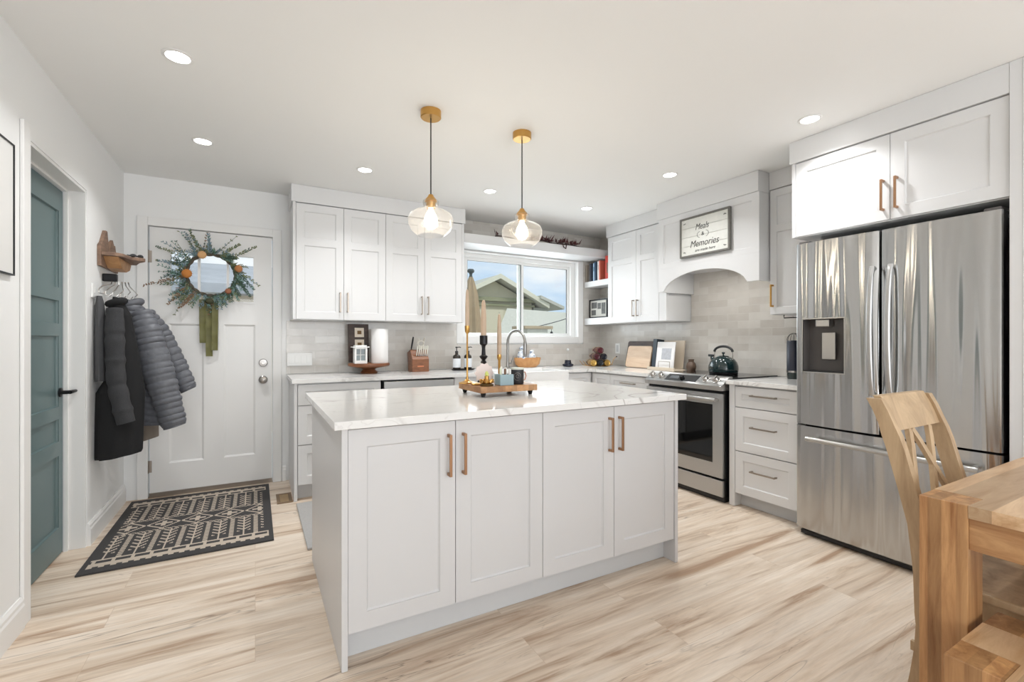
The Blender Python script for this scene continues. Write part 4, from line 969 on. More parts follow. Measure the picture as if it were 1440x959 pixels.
labs = ['gold foiled bottle end at the left of the wine rack bottom row', 'dark bottle end in the middle of the wine rack bottom row', 'gold foiled bottle end at the right of the wine rack bottom row',
        'dark red bottle end, left of the wine rack middle row', 'black bottle end, right of the wine rack middle row', 'dark red bottle end at the top of the wine rack']
for (s, z), (nm, c), lb in zip(pos, cols, labs):
    k = thing('wine_bottle', tuple(wp(s, z - rb)), lb, 'wine bottle', 'bottles in the wine rack')
    MM = Matrix((sd, Vector((0, 0, 1)), d0)).transposed()
    m = MB(); m.rev([(0, 0), (.02, .004), (.030, 0), (.0355, .006), (.0355, .15), (.028, .17), (.014, .19), (.013, .20)], wp(s, z, .105) + Vector((0, 0, 0)), 24, MM @ Matrix.Diagonal((1, 1, -1)), cap=False)
    m.build('bottle_glass', mat(nm + ' glass', rgb(*c), .12, .6 if c[0] > 150 else 0), k, smooth=True)
    m = MB(); m.cyl(wp(s, z, -.095), wp(s, z, -.145), .0135, .0125); m.build('neck_foil', mat('neck foil', rgb(90, 30, 38), .3, .4), k, smooth=True)

# boards and book stand on the right wall counter (lean towards +x)
def leaner(name, lab, cat, y0, y1, hgt, xb, lean, th, mm, kids=None):
    t = thing(name, (xb, (y0 + y1) / 2, CZ), lab, cat); return t
def slab(x0, y0, y1, hgt, th, lean, r=.0, base=CZ + .0006):
    """panel with rounded corners leaning back by angle lean; bottom edge at x0"""
    pts = []
    if r > 0:
        for cy, cz, a0 in ((y1 - r, hgt - r, 0), (y0 + r, hgt - r, PI / 2), (y0 + r, r, PI), (y1 - r, r, 1.5 * PI)):
            for i in range(6): a = a0 + PI / 2 * i / 5; pts.append((cy + r * math.cos(a), cz + r * math.sin(a)))
    else: pts = [(y1, hgt), (y0, hgt), (y0, 0), (y1, 0)]
    m = MB(); m.prism(pts, 'x', 0, th)
    m.xform(lambda p: Vector((x0 + p.x * math.cos(lean) + p.z * math.sin(lean), p.y, base + p.z * math.cos(lean) - p.x * math.sin(lean) + th * math.sin(lean))))
    return m
t = thing('framed_tray', (3.62, 3.7, CZ), 'dark framed board leaning on the tiles behind the cutting board', 'board')
m = slab(3.60, 3.47, 3.895, .285, .018, .2, r=.02); m.build('dark_board', MDKWOOD, t, bevel=.003)
t = thing('cutting_board', (3.55, 3.68, CZ), 'pale wooden cutting board with handle slot leaning in the corner', 'cutting board')
m = slab(3.555, 3.49, 3.845, .235, .018, .24, r=.03); m.build('board', MLTWOOD, t, bevel=.003)
m = slab(3.5535, 3.525, 3.537, .055, .0012, .24, base=CZ + .115); m.xform(lambda p: p + Vector((.028, 0, -.004))); m.build('handle_slot', MWALN, t)
t = thing('book_stand', (3.5, 3.25, CZ), 'pale wooden book stand beside the range', 'book stand')
m = MB(); m.box(3.44, 3.60, 3.06, 3.40, CZ + .0006, CZ + .012); m.box(3.44, 3.452, 3.06, 3.40, CZ + .012, CZ + .030); m.build('base_shelf', mat('pale wood', rgb(214, 200, 180), .5), t, bevel=.001)
m = slab(3.60, 3.10, 3.36, .29, .012, .12); m.build('back_rest', mat('pale wood b', rgb(206, 192, 172), .5), t, bevel=.001)
t = thing('standing_book', (3.53, 3.37, CZ + .012), 'dark covered book standing at the left of the book stand', 'book', 'books on the book stand')
m = slab(3.50, 3.350, 3.398, .285, .10, .10, base=CZ + .0125); m.build('cover', mat('dark teal cover', rgb(44, 56, 66), .4), t)
t = thing('standing_book', (3.53, 3.2, CZ + .012), 'open white cookbook page facing out on the book stand', 'book', 'books on the book stand')
m = slab(3.485, 3.115, 3.335, .265, .012, .14, base=CZ + .0125); m.build('page', MPAPER, t)
m = slab(3.4845, 3.15, 3.27, .11, .0012, .14, base=CZ + .105); m.xform(lambda p: p + Vector((.0125, 0, 0))); m.build('printed_panel', mat('printed grey', rgb(196, 198, 204), .8, var=.3, bscale=50), t)
m = MB(); m.tube([(3.470, 3.28, CZ + .0135), (3.472, 3.28, CZ + .085), (3.472, 3.14, CZ + .085), (3.470, 3.14, CZ + .0135)], .003, 8); m.build('page_holder', MNICK, t, smooth=True)
t = thing('bud_vase', (3.60, 3.03, CZ), 'small brown ceramic bud vase left of the range', 'vase')
m = MB(); m.rev([(0, 0), (.030, 0), (.042, .018), (.046, .045), (.038, .075), (.026, .088), (.026, .105), (.030, .112), (.024, .112), (.02, .09), (0, .09)], (3.615, 3.008, CZ), 28); m.build('vase_body', mat('brown ceramic', rgb(112, 92, 78), .35, var=.5, bscale=30), t, smooth=True)
t = thing('canister', (3.6, 2.03, CZ), 'tall dark blue canister with wire dome beside the fridge', 'canister')
gx, gy = 3.56, 2.02
m = MB(); m.rev([(0, 0), (.044, 0), (.046, .004), (.046, .048), (0, .048)], (gx, gy, CZ), 32); m.build('base', mat('dark green glass', rgb(48, 58, 56), .2), t, smooth=True)
m = MB(); m.rev([(0, .0485), (.050, .0485), (.050, .062), (0, .062)], (gx, gy, CZ), 32); m.build('band', MCHROME, t, smooth=True)
m = MB(); m.rev([(0, .0625), (.048, .0625), (.048, .285), (.044, .29), (0, .29)], (gx, gy, CZ), 32); m.build('body', mat('dark navy enamel', rgb(44, 48, 62), .3), t, smooth=True)
m = MB()
for k in range(6):
    a = PI * k / 6; m.tube([(gx + .046 * math.cos(a) * math.cos(b), gy + .046 * math.sin(a) * math.cos(b), CZ + .2895 + .055 * math.sin(b)) for b in [PI * i / 12 for i in range(13)]], .0016, 6)
m.build('wire_dome', MBLKMET, t, smooth=True)

# ------------------------------------------------------------------ pendants
MBULB = emit('warm bulb', (1, .9, .74, 1), 22)
def pendant(x, y, lab):
    t = thing('pendant_light', (x, y, H), lab, 'pendant light', 'pendants over the island')
    m = MB(); m.rev([(0, -.040), (.052, -.040), (.056, -.036), (.056, -.0006), (0, -.0006)], (x, y, H), 36); m.build('canopy', MBRASS, t, smooth=True)
    m = MB(); m.cyl((x, y, 1.995), (x, y, H - .0405), .0035, seg=10); m.build('cord', MBLACK, t, smooth=True)
    m = MB(); m.rev([(0, 2.002), (.012, 2.0), (.018, 1.988), (.032, 1.972), (.034, 1.962), (.026, 1.960), (.024, 1.925), (0, 1.925)], (x, y, 0), 28); m.build('socket_cap', MBRASS, t, smooth=True)
    m = MB(); m.rev([(.038, 1.972), (.044, 1.962), (.042, 1.945), (.034, 1.932), (.045, 1.922), (.085, 1.910), (.112, 1.892), (.124, 1.865), (.121, 1.838), (.105, 1.805), (.086, 1.787), (.070, 1.776)], (x, y, 0), 48, cap=False)
    m.build('glass_shade', MSHADE, t, smooth=True)
    m = MB(); m.rev([(.012, 1.9245), (.014, 1.912), (.028, 1.888), (.036, 1.862), (.034, 1.838), (.022, 1.818), (0, 1.810)], (x, y, 0), 24); m.build('bulb', MBULB, t, smooth=True)
    d = bpy.data.lights.new('pendant_lamp', 'POINT'); d.energy = PENDANT_POWER; d.color = (1, .86, .66); d.shadow_soft_size = .04
    o = bpy.data.objects.new('pendant_lamp', d); COL.objects.link(o); o.parent = t; o.location = (0, 0, 1.80 - H)
MSHADE = thin_glass('pendant glass', (.97, .965, .96, 1), 2.2, 1.6)
n_, l_ = MSHADE.node_tree.nodes, MSHADE.node_tree.links; o_ = n_['Material Output']; src = o_.inputs['Surface'].links[0].from_socket
df = n_.new('ShaderNodeBsdfTranslucent'); df.inputs[0].default_value = (1, .97, .93, 1); mz = n_.new('ShaderNodeMixShader'); mz.inputs[0].default_value = .055
l_.new(src, mz.inputs[1]); l_.new(df.outputs[0], mz.inputs[2]); l_.new(mz.outputs[0], o_.inputs['Surface'])
wv = n_.new('ShaderNodeTexNoise'); wv.inputs['Scale'].default_value = 30; bw = n_.new('ShaderNodeBump'); bw.inputs['Strength'].default_value = .4; bw.inputs['Distance'].default_value = .004
l_.new(wv.outputs['Fac'], bw.inputs['Height'])
for q_ in list(n_):
    if q_.type == 'BSDF_GLOSSY': l_.new(bw.outputs[0], q_.inputs['Normal'])
pendant(.840, 2.427, 'clear glass pendant with brass cap, left over the island')
pendant(1.411, 2.416, 'clear glass pendant with brass cap, right over the island')

# ------------------------------------------------------------------ island tray
T0 = Vector((1.13, 2.225, 0))
t = thing('wooden_tray', (1.13, 2.22, .9145), 'rustic wooden riser tray on small feet on the island', 'tray')
ang = -.0
def rot(p, a=0): return p
tx0, tx1, ty0, ty1, tz0, tz1 = .990, 1.325, 2.105, 2.395, .936, .968
m = MB(); m.box(tx0, tx1, ty0, ty1, tz0, tz1); m.build('slab', MTRAY, t, bevel=.003)
for x in (tx0 + .025, tx1 - .03):
    for y in (ty0 + .025, ty1 - .03):
        m = MB(); m.rev([(.009, .0002), (.013, .012), (.014, .0213)], (x, y, .9145), 16); m.build('foot', MBLKMET, t, smooth=True)
TZ = .9685
def candlestick(x, y, prof, taper, lab, tlab, mm, hz, mw=None):
    t = thing('candlestick', (x, y, TZ), lab, 'candlestick')
    m = MB(); m.rev(prof, (x, y, TZ), 28); m.build('stem', mm, t, smooth=True)
    k = thing('taper_candle', (x, y, TZ + hz), tlab, 'candle', 'beige taper candles')
    r, L = taper; m = MB(); m.rev([(0, 0), (r, 0), (r, L * .5), (r * .72, L * .9), (r * .45, L * .985), (0, L)], (x, y, TZ + hz + .0005), 20); m.build('wax', mw or MWAX, k, smooth=True)
    m = MB(); m.cyl((x, y, TZ + hz + L), (x, y, TZ + hz + L + .010), .0009, seg=6); m.build('wick', MBLACK, k)
candlestick(1.016, 2.335, [(0, 0), (.045, 0), (.046, .006), (.02, .012), (.008, .022), (.005, .04), (.0045, .27), (.010, .278), (.013, .285), (.014, .315), (0, .315)], (.011, .20), 'tall slim brass candlestick at the left of the tray', 'beige taper candle in the tall brass candlestick', MBRASS, .315)
candlestick(1.12, 2.345, [(0, 0), (.035, 0), (.034, .01), (.012, .02), (.010, .10), (.018, .112), (.010, .125), (.022, .14), (.024, .147), (.012, .155), (.010, .19), (.012, .205), (.022, .215), (.022, .262), (0, .262)], (.0155, .20), 'black turned candlestick in the middle of the tray', 'thick beige taper candle in the black candlestick', MBLKMET, .262)
candlestick(1.214, 2.335, [(0, 0), (.03, 0), (.03, .006), (.01, .012), (.007, .03), (.007, .12), (.013, .135), (.012, .155), (0, .155)], (.0125, .23), 'short brass candlestick behind the blue box', 'beige taper candle standing behind the blue box', MBRASS, .155)
# gold dish with figurine
t = thing('gold_votive', (1.045, 2.15, TZ), 'small round gold stand with crown rim and green candle', 'candle holder')
m = MB(); m.rev([(0, 0), (.034, 0), (.036, .004), (.034, .009), (.020, .014), (0, .014)], (1.045, 2.15, TZ), 28); m.build('saucer', mat('dark rim', rgb(92, 72, 40), .4, .6), t, smooth=True)
m = MB()
for k in range(9):
    a = 2 * PI * k / 9; m.tube([(1.045 + .016 * math.cos(a), 2.15 + .016 * math.sin(a), TZ + .0145), (1.045 + .032 * math.cos(a), 2.15 + .032 * math.sin(a), TZ + .022), (1.045 + .034 * math.cos(a + .2), 2.15 + .034 * math.sin(a + .2), TZ + .034)], [.004, .007, .004], 8)
m.build('leaf_crown', MBRASS, t, smooth=True)
m = MB(); m.rev([(0, .0145), (.011, .0145), (.012, .05), (.009, .052), (0, .052)], (1.045, 2.15, TZ), 20); m.build('cup', MBRASS, t, smooth=True)
m = MB(); m.rev([(0, .0525), (.009, .0525), (.010, .062), (.005, .074), (0, .076)], (1.045, 2.15, TZ), 16); m.build('green_candle', mat('lime wax', rgb(206, 214, 120), .5), t, smooth=True)
t = thing('gold_dish', (1.022, 2.225, TZ), 'small flat gold dish between the tall candlestick and the gold stand', 'dish')
for k in range(7):
    pass
m = MB(); m.rev([(0, 0), (.026, .0), (.030, .004), (.026, .010), (0, .006)], (1.022, 2.225, TZ), 24); m.build('dish_body', MBRASS, t, smooth=True)
t = thing('round_card', (1.075, 2.26, TZ), 'pale pink scalloped card standing behind the gold stand', 'card')
m = MB(); pts = [(1.082 + (.052 + .004 * math.cos(10 * a)) * math.cos(a), TZ + .058 + (.052 + .004 * math.cos(10 * a)) * math.sin(a)) for a in [2 * PI * i / 60 for i in range(60)]]
m.prism(pts, 'y', 2.255, 2.259); m.build('card_face', mat('blush card', rgb(240, 226, 220), .8), t)
m = MB(); m.box(1.062, 1.102, 2.2592, 2.275, TZ + .0003, TZ + .03); m.build('strut', MCREAM, t)
# blue planter
t = thing('blue_planter', (1.145, 2.17, TZ), 'small square ribbed pale blue pot on the tray', 'planter')
m = MB(); c0, c1, e0, e1 = 1.112, 1.190, 2.125, 2.195
m.box(c0, c1, e0, e0 + .004, TZ + .0003, TZ + .056); m.box(c0, c1, e1 - .004, e1, TZ + .0003, TZ + .056); m.box(c0, c0 + .004, e0 + .004, e1 - .004, TZ + .0003, TZ + .056); m.box(c1 - .004, c1, e0 + .004, e1 - .004, TZ + .0003, TZ + .056); m.box(c0 + .004, c1 - .004, e0 + .004, e1 - .004, TZ + .0003, TZ + .03)
for i in range(13): m.box(c0 + .003 + i * .0058, c0 + .0055 + i * .0058, e0 - .0012, e0, TZ + .003, TZ + .054)
for i in range(11): m.box(c0 - .0012, c0, e0 + .003 + i * .0058, e0 + .0055 + i * .0058, TZ + .003, TZ + .054)
m.build('pot', mat('pale blue ceramic', rgb(160, 182, 188), .45), t)
m = MB(); m.box(c0 + .004, c1 - .004, e0 + .004, e1 - .004, TZ + .0302, TZ + .052); m.build('filling', mat('dark filling', rgb(84, 72, 60), .9), t)
for i, (x, y, h) in enumerate(((1.125, 2.15, .035), (1.138, 2.165, .042), (1.152, 2.15, .032), (1.166, 2.168, .036), (1.178, 2.15, .030))):
    k = tag(MB().rev([(0, 0), (.006, 0), (.0055, h), (0, h + .003)], (x, y, TZ + .0523), 12).build('stub_candle', mat('stub %d' % i, rgb(*((222, 226, 200), (235, 232, 225), (120, 84, 62), (228, 226, 220), (232, 228, 222))[i]), .6), smooth=True),
            ['pale green stub in the corner of the blue pot', 'tall white stub in the blue pot', 'brown stub in the middle of the blue pot', 'white stub right of the brown one in the pot', 'short white stub at the right edge of the pot'][i], 'candle stub', 'stubs in the blue pot')
# black mug
t = thing('black_mug', (1.24, 2.17, TZ), 'matte black mug with pale rim on the tray', 'mug'); mx_, my_ = 1.236, 2.165
m = MB(); m.rev([(0, 0), (.031, 0), (.034, .004), (.0345, .078), (.0335, .080), (.0315, .078), (.030, .006), (0, .006)], (mx_, my_, TZ), 36); m.build('cup', mat('matte black glaze', rgb(36, 36, 40), .45), t, smooth=True)
m = MB(); m.rev([(.0345, .0785), (.0350, .082), (.0345, .088), (0, .090)], (mx_, my_, TZ), 36); m.build('pale_lid', mat('pale rim', rgb(206, 208, 196), .5), t, smooth=True)
m = MB(); m.tube([(mx_ + .033 + .0 * a, my_ - .0, TZ + .02) for a in (0,)] + [(mx_ + .05, my_ + .004, TZ + .022), (mx_ + .057, my_ + .005, TZ + .042), (mx_ + .05, my_ + .004, TZ + .062), (mx_ + .033, my_, TZ + .064)], .0035, 10); m.build('handle', mat('copper handle', rgb(206, 156, 138), .35, .6), t, smooth=True)
a_ = math.atan2(-my_, -mx_)
def onmug(th, z, r=.0352): return (mx_ + r * math.cos(a_ + th), my_ + r * math.sin(a_ + th), TZ + z)
m = MB(); m.tube([onmug(.55 * math.cos(b), .042 + .020 * math.sin(b)) for b in [-.2 + 5.2 * i / 24 for i in range(25)]], .0012, 6); m.tube([onmug(.22 * math.cos(b), .044 + .009 * math.sin(b)) for b in [5.6 * i / 16 for i in range(17)]], .001, 6)
m.build('ring_emblem', mat('grey print', rgb(120, 112, 106), .6), t)

# ------------------------------------------------------------------ entry: wreath
t = thing('door_wreath', (-.30, YB, 1.50), 'dried eucalyptus wreath with orange flowers and olive ribbon on the front door', 'wreath')
wc = Vector((-.305, YB - .045, 1.725)); WR = .165
m = MB(); m.tube([wc + Vector((WR * math.cos(a), 0, WR * math.sin(a))) for a in [2 * PI * i / 48 for i in range(49)]], .010, 8)
for k in range(3): m.tube([wc + Vector(((WR + .012 * math.cos(7 * a + k * 2)) * math.cos(a), .012 * math.sin(7 * a + k * 2), (WR + .012 * math.cos(7 * a + k * 2)) * math.sin(a))) for a in [2 * PI * i / 96 for i in range(97)]], .004, 6)
m.build('vine_ring', mat('grapevine', rgb(86, 78, 66), .8), t, smooth=True)
MG = [mat('sage leaf', rgb(120, 152, 142), .7), mat('blue grey leaf', rgb(128, 148, 158), .7), mat('olive leaf', rgb(122, 128, 92), .7), mat('dark green leaf', rgb(70, 92, 78), .7), mat('brown leaf', rgb(134, 104, 80), .7)]
m = MB()
def sprig(a, L, tilt, mi, dens=9, lw=.012, ll=.035):
    base = wc + Vector((WR * math.cos(a), -.01, WR * math.sin(a)))
    d = Vector((math.cos(a + tilt), random.uniform(-.35, -.02), math.sin(a + tilt))).normalized()
    P = [base + d * L * u + Vector((0, 0, -.10 * L * u * u)) for u in (0, .33, .66, 1)]
    m.k = 3; m.tube(P, [.0022, .0018, .0014, .0008], 4)
    for i in range(dens):
        u = (i + .6) / dens; p = base + d * L * u + Vector((0, 0, -.10 * L * u * u)); m.k = mi if random.random() < .8 else random.randrange(4)
        for s in (-1, 1):
            dd = (d + Vector((d.z, random.uniform(-.5, .2), -d.x)) * s * random.uniform(.5, 1)).normalized()
            q = dd.cross(Vector((0, 1, 0))).normalized() * lw / 2; n = Vector((0, -.004, 0))
            l_ = ll * (1.1 - .5 * u) * random.uniform(.45, 1.15)
            if random.random() < .15: continue
            m.add([p, p + dd * l_ * .5 + q + n, p + dd * l_, p + dd * l_ * .5 - q + n], [(0, 1, 2, 3)])
for i in range(150):
    a = random.uniform(0, 2 * PI); left = math.cos(a) < .25
    L = random.choice([.06, .09, .13, .17, .22]) * random.uniform(.8, 1.15) if left else random.uniform(.04, .12)
    # left half fans outward, right half sweeps clockwise and droops
    sprig(a, L, random.uniform(-.9, .9) if left else random.uniform(-1.7, -.4), random.choice([0, 1, 1, 0, 3, 2, 4] if left else [0, 3, 3, 0, 2]), random.choice([6, 8, 11]), .008, random.uniform(.022, .040))
for a, L, tl, mi in ((1.95, .22, 0, 2), (1.62, .17, .0, 1), (1.2, .19, -.5, 2), (2.5, .25, .15, 2), (2.8, .20, .1, 1), (3.35, .27, .0, 4), (3.7, .20, .25, 4), (.25, .19, -1.0, 3), (.80, .26, -.15, 2), (4.1, .17, -.1, 4), (-.1, .17, -.8, 3), (.45, .22, -1.05, 2)):
    sprig(a, L, tl, mi, 18, .010, .034)
m.build('foliage', MG, t, kind='stuff')
for (x, z, r, c) in ((-.365, 1.875, .030, (204, 160, 112)), (-.463, 1.722, .034, (186, 120, 58)), (-.118, 1.785, .028, (176, 120, 76)), (-.19, 1.60, .022, (150, 98, 72))):
    m = MB(); m.ball((x, YB - .085, z), (r, r * .55, r), 18, 10)
    for k in range(14): a = 2 * PI * k / 14; leaf(m, (x, YB - .09, z), r * 1.35, r * .5, 0 if math.cos(a) > 0 else PI, math.asin(max(-1, min(1, math.sin(a)))), .4)
    m.build('dried_flower', mat('dried flower', rgb(*c), .9, bump=.6, bscale=150), t)
m = MB()
for x0_, x1_, z0_, z1_, y_, sw in ((-.388, -.345, 1.185, 1.53, .050, .004), (-.300, -.258, 1.125, 1.52, .058, -.004), (-.348, -.302, 1.078, 1.52, .047, .005)):
    n = 14; vs = []; fs = []
    for i in range(n + 1):
        z = z1_ + (z0_ - z1_) * i / n; o = .006 * math.sin(i * 1.1 + x0_ * 40)
        for j, x in enumerate((x0_, (x0_ + x1_) / 2, x1_)):
            for s in (0, .0015): vs.append((x + sw * i / n, YB - y_ + o + (.006 if j == 1 else 0) + s, z))
    for i in range(n):
        for j in range(2):
            a = i * 6 + j * 2; fs += [(a, a + 2, a + 8, a + 6), (a + 1, a + 7, a + 9, a + 3)]
        a = i * 6; fs += [(a, a + 6, a + 7, a + 1), (a + 4, a + 5, a + 11, a + 10)]
    m.add(vs, fs)
m.build('ribbon', mat('olive velvet ribbon', rgb(112, 110, 62), .55, var=.5, bscale=18), t, smooth=True)
m = MB(); m.ball((-.318, YB - .075, 1.515), (.030, .018, .024), 14, 8); m.build('ribbon_knot', mat('dark olive knot', rgb(58, 58, 34), .7), t, smooth=True)

# ------------------------------------------------------------------ left wall: shelf, hooks, coats
t = thing('rustic_wall_shelf', (XL, 3.97, 1.67), 'small rustic wood wall shelf with pointed back boards', 'wall shelf')
m = MB(); m.prism([(3.76, 1.672), (3.76, 1.80), (3.80, 1.825), (3.875, 1.912), (3.905, 1.912), (3.955, 1.775), (3.97, 1.74), (3.97, 1.672)], 'x', XL + .0005, XL + .02); m.build('tall_back_board', MRUST, t, bevel=.002)
m = MB(); m.prism([(3.972, 1.672), (3.972, 1.79), (4.02, 1.865), (4.05, 1.882), (4.085, 1.85), (4.11, 1.855), (4.14, 1.80), (4.185, 1.775), (4.185, 1.672)], 'x', XL + .0005, XL + .017); m.build('low_back_board', MRUST, t, bevel=.002)
m = MB(); m.prism([(XL + .0205, 3.765), (-.775, 3.765), (-.74, 3.80), (-.72, 3.92), (-.66, 3.93), (-.655, 3.97), (-.70, 4.05), (-.74, 4.18), (XL + .0205, 4.19)], 'z', 1.738, 1.760); m.build('shelf_board', MRUST, t, bevel=.002)
m = MB(); m.prism([(3.80, 1.7375), (4.16, 1.7375), (4.12, 1.69), (4.02, 1.665), (3.90, 1.675)], 'x', XL + .0205, -.765); m.build('corbel', wood('corbel wood', rgb(168, 118, 76), rgb(206, 160, 112), (12, 12, 12)), t, bevel=.002)
t = thing('small_dish', (-.76, 4.08, 1.7605), 'small pale dish sitting on the rustic wall shelf', 'dish')
m = MB(); m.rev([(0, 0), (.03, 0), (.045, .018), (.042, .018), (.028, .004), (0, .004)], (-.785, 4.10, 1.7606), 24); m.build('dish_body', MWHPL, t, smooth=True)
t = thing('sunglasses', (-.70, 3.95, 1.7605), 'black sunglasses at the tip of the rustic shelf', 'sunglasses')
m = MB(); m.tube([(-.74, 3.90, 1.767), (-.70, 3.92, 1.767), (-.665, 3.955, 1.768)], .005, 8); m.ball((-.715, 3.935, 1.772), (.018, .006, .011), 12, 8); m.ball((-.68, 3.955, 1.772), (.016, .006, .011), 12, 8); m.build('lens_frame', MBLACK, t, smooth=True)
t = thing('wall_hook_rack', (XL, 3.88, 1.60), 'black wall mounted rack with steel hook arms under the rustic shelf', 'coat rack')
m = MB(); m.box(XL + .0005, XL + .075, 3.868, 3.902, 1.585, 1.635); m.build('mount', MBLKMET, t, bevel=.006)
hk = [(3.62, 1.502), (3.70, 1.497), (3.79, 1.500), (3.90, 1.500), (4.02, 1.505), (4.15, 1.50)]
for i, (y, z) in enumerate(hk):
    m = MB(); x_ = XL + .05 + .015 * i
    m.tube([(x_, 3.885 + (i - 2) * .008, 1.586), (x_, 3.885 + (i - 2) * .018, 1.565), (x_, y + .03, z + .03), (x_ - .01, y, z + .008), (x_ - .01, y, z - .012), (x_ + .008, y, z - .018), (x_ + .02, y, z - .004)], .0032, 8); m.build('hook_arm', MCHROME, t, smooth=True)
t = thing('wall_plate', (XL, 3.7, 1.46), 'small white control plate on the wall behind the coats', 'switch')
MB().box(XL + .0005, XL + .012, 3.632, 3.70, 1.462, 1.546).build('plate', MWHPL, t, bevel=.002)
MB().box(XL + .0125, XL + .016, 3.655, 3.677, 1.49, 1.52).build('toggle', MWHPL, t)

def loft(m, secs, seg=28, fold=0., nf=5, quilt=0., qp=.055, ph=0, split=False):
    """garment body: secs = (z, xc, yc, hx, hy); fold = vertical drape amplitude; quilt = horizontal baffles"""
    S = []
    n = 170
    for i in range(n + 1):
        u = i / n * (len(secs) - 1); k = min(int(u), len(secs) - 2); w = u - k; w = w * w * (3 - 2 * w) * .5 + w * .5
        S.append([secs[k][j] * (1 - w) + secs[k + 1][j] * w for j in range(5)])
    vs = []; fs = []
    for i, (z, xc, yc, hx, hy) in enumerate(S):
        u = i / n
        for k in range(seg):
            a = 2 * PI * k / seg
            g = 1 + fold * u * math.sin(nf * a + ph + 2 * u) + fold * .5 * u * math.sin(2 * nf * a + 1 + ph)
            q = quilt * (abs(math.sin(PI * (z + .012 * math.sin(3 * a)) / qp)) ** .5 - .6)
            vs.append((xc + (hx * g + q) * math.cos(a), yc + (hy * g * (1 + fold * .6 * math.sin(3 * a + 5 * u)) + q) * math.sin(a), z))
    for i in range(n):
        for k in range(seg):
            b = (k + 1) % seg; fs.append((i * seg + k, i * seg + b, (i + 1) * seg + b, (i + 1) * seg + k))
    fs.append(tuple(range(seg))); fs.append(tuple(n * seg + k for k in range(seg))[::-1])
    m.add(vs, fs); return m
def sleeve(m, pts, rs, quilt=0., qp=.05, fold=.06, flat=.7):
    P = []; Rr = []
    n = 200; L = len(pts) - 1
    for i in range(n + 1):
        u = i / n * L; k = min(int(u), L - 1); w = u - k
        p = Vector(pts[k]) * (1 - w) + Vector(pts[k + 1]) * w; r = rs[k] * (1 - w) + rs[k + 1] * w
        s = (Vector(pts[0]) - p).length
        r += quilt * (abs(math.sin(PI * (s + .010 * math.sin(9 * s) + .004 * math.sin(31 * s)) / qp)) ** .5 - .6) + fold * r * math.sin(23 * s + 2 * math.sin(40 * s)) * .6
        P.append(p); Rr.append(r)
    # smooth centreline
    for _ in range(120):
        P = [P[0]] + [(P[i - 1] + P[i] * 2 + P[i + 1]) / 4 for i in range(1, n)] + [P[-1]]
    m.tube(P, Rr, 18, flat=flat, up=(0, 1, 0)); return m
# dark grey fleece against the wall
t = thing('fleece_jacket', (-.82, 3.62, .90), 'thin charcoal fleece hanging nearest the wall at the left of the hooks', 'jacket', 'coats on the wall hooks')
m = MB(); loft(m, [(1.475, -.832, 3.69, .012, .02), (1.43, -.830, 3.69, .020, .03), (1.30, -.828, 3.688, .025, .04), (.98, -.826, 3.688, .027, .045), (.955, -.826, 3.688, .026, .043)], fold=.12, nf=4); m.build('body', MGREY, t, smooth=True)
t = thing('long_coat', (-.73, 3.72, .48), 'long black coat reaching lowest on the wall hooks', 'coat', 'coats on the wall hooks')
m = MB(); loft(m, [(1.475, -.765, 3.72, .010, .02), (1.44, -.750, 3.72, .03, .04), (1.36, -.735, 3.72, .05, .055), (1.0, -.712, 3.72, .078, .065), (.88, -.735, 3.715, .112, .075), (.50, -.745, 3.71, .112, .085), (.485, -.745, 3.71, .108, .083)], fold=.10, nf=4, ph=1)
m.xform(lambda p: Vector((p.x, p.y, p.z + max(0, .75 - p.z) * (p.x + .745) * .55)))
m.build('body', MBCOAT, t, smooth=True)
m = MB(); sleeve(m, [(-.755, 3.665, 1.40), (-.748, 3.635, 1.20), (-.74, 3.625, .95), (-.695, 3.615, .72), (-.69, 3.615, .70)], [.040, .050, .046, .050, .048], fold=.10, flat=.8); m.build('sleeve', mat('charcoal sleeve', rgb(58, 58, 60), .9, bump=.4, bscale=150, var=.3), t, smooth=True)
m = MB(); m.tube([(-.755 + .035 * math.cos(a), 3.71 + .03 * math.sin(a), 1.44 + .012 * math.cos(a)) for a in [2 * PI * i / 20 for i in range(21)]], .022, 10); m.build('collar', MBCOAT, t, smooth=True)
# taupe garment between
t = thing('taupe_sweater', (-.60, 3.86, .55), 'taupe knit hem showing below the quilted jacket', 'sweater', 'coats on the wall hooks')
m = MB(); loft(m, [(1.468, -.79, 4.15, .012, .02), (1.36, -.75, 4.15, .04, .025), (1.1, -.72, 4.15, .08, .028), (.7, -.70, 4.15, .085, .03), (.515, -.70, 4.15, .085, .03), (.50, -.70, 4.15, .083, .03)], fold=.08, nf=5)
m.xform(lambda p: Vector((p.x, p.y, p.z + max(0, .8 - p.z) * (p.x + .66) * .9)))
m.build('body', MTAN, t, smooth=True)
# quilted jacket
t = thing('quilted_jacket', (-.60, 3.95, .58), 'grey quilted puffer jacket flaring out on the front hook', 'jacket', 'coats on the wall hooks')
m = MB(); loft(m, [(1.475, -.745, 3.93, .02, .03), (1.44, -.725, 3.93, .055, .05), (1.36, -.69, 3.93, .085, .06), (1.15, -.655, 3.93, .11, .075), (.85, -.60, 3.935, .125, .085), (.66, -.575, 3.935, .125, .085), (.635, -.575, 3.935, .115, .078)], quilt=.011, qp=.044, fold=.09); m.build('body', MPUFF, t, smooth=True)
m = MB(); sleeve(m, [(-.665, 3.885, 1.40), (-.625, 3.855, 1.27), (-.570, 3.835, 1.02), (-.515, 3.825, .80), (-.475, 3.815, .635), (-.472, 3.815, .625)], [.050, .078, .086, .080, .072, .060], quilt=.010, qp=.040, fold=.06, flat=.66); m.build('sleeve', MPUFF, t, smooth=True)
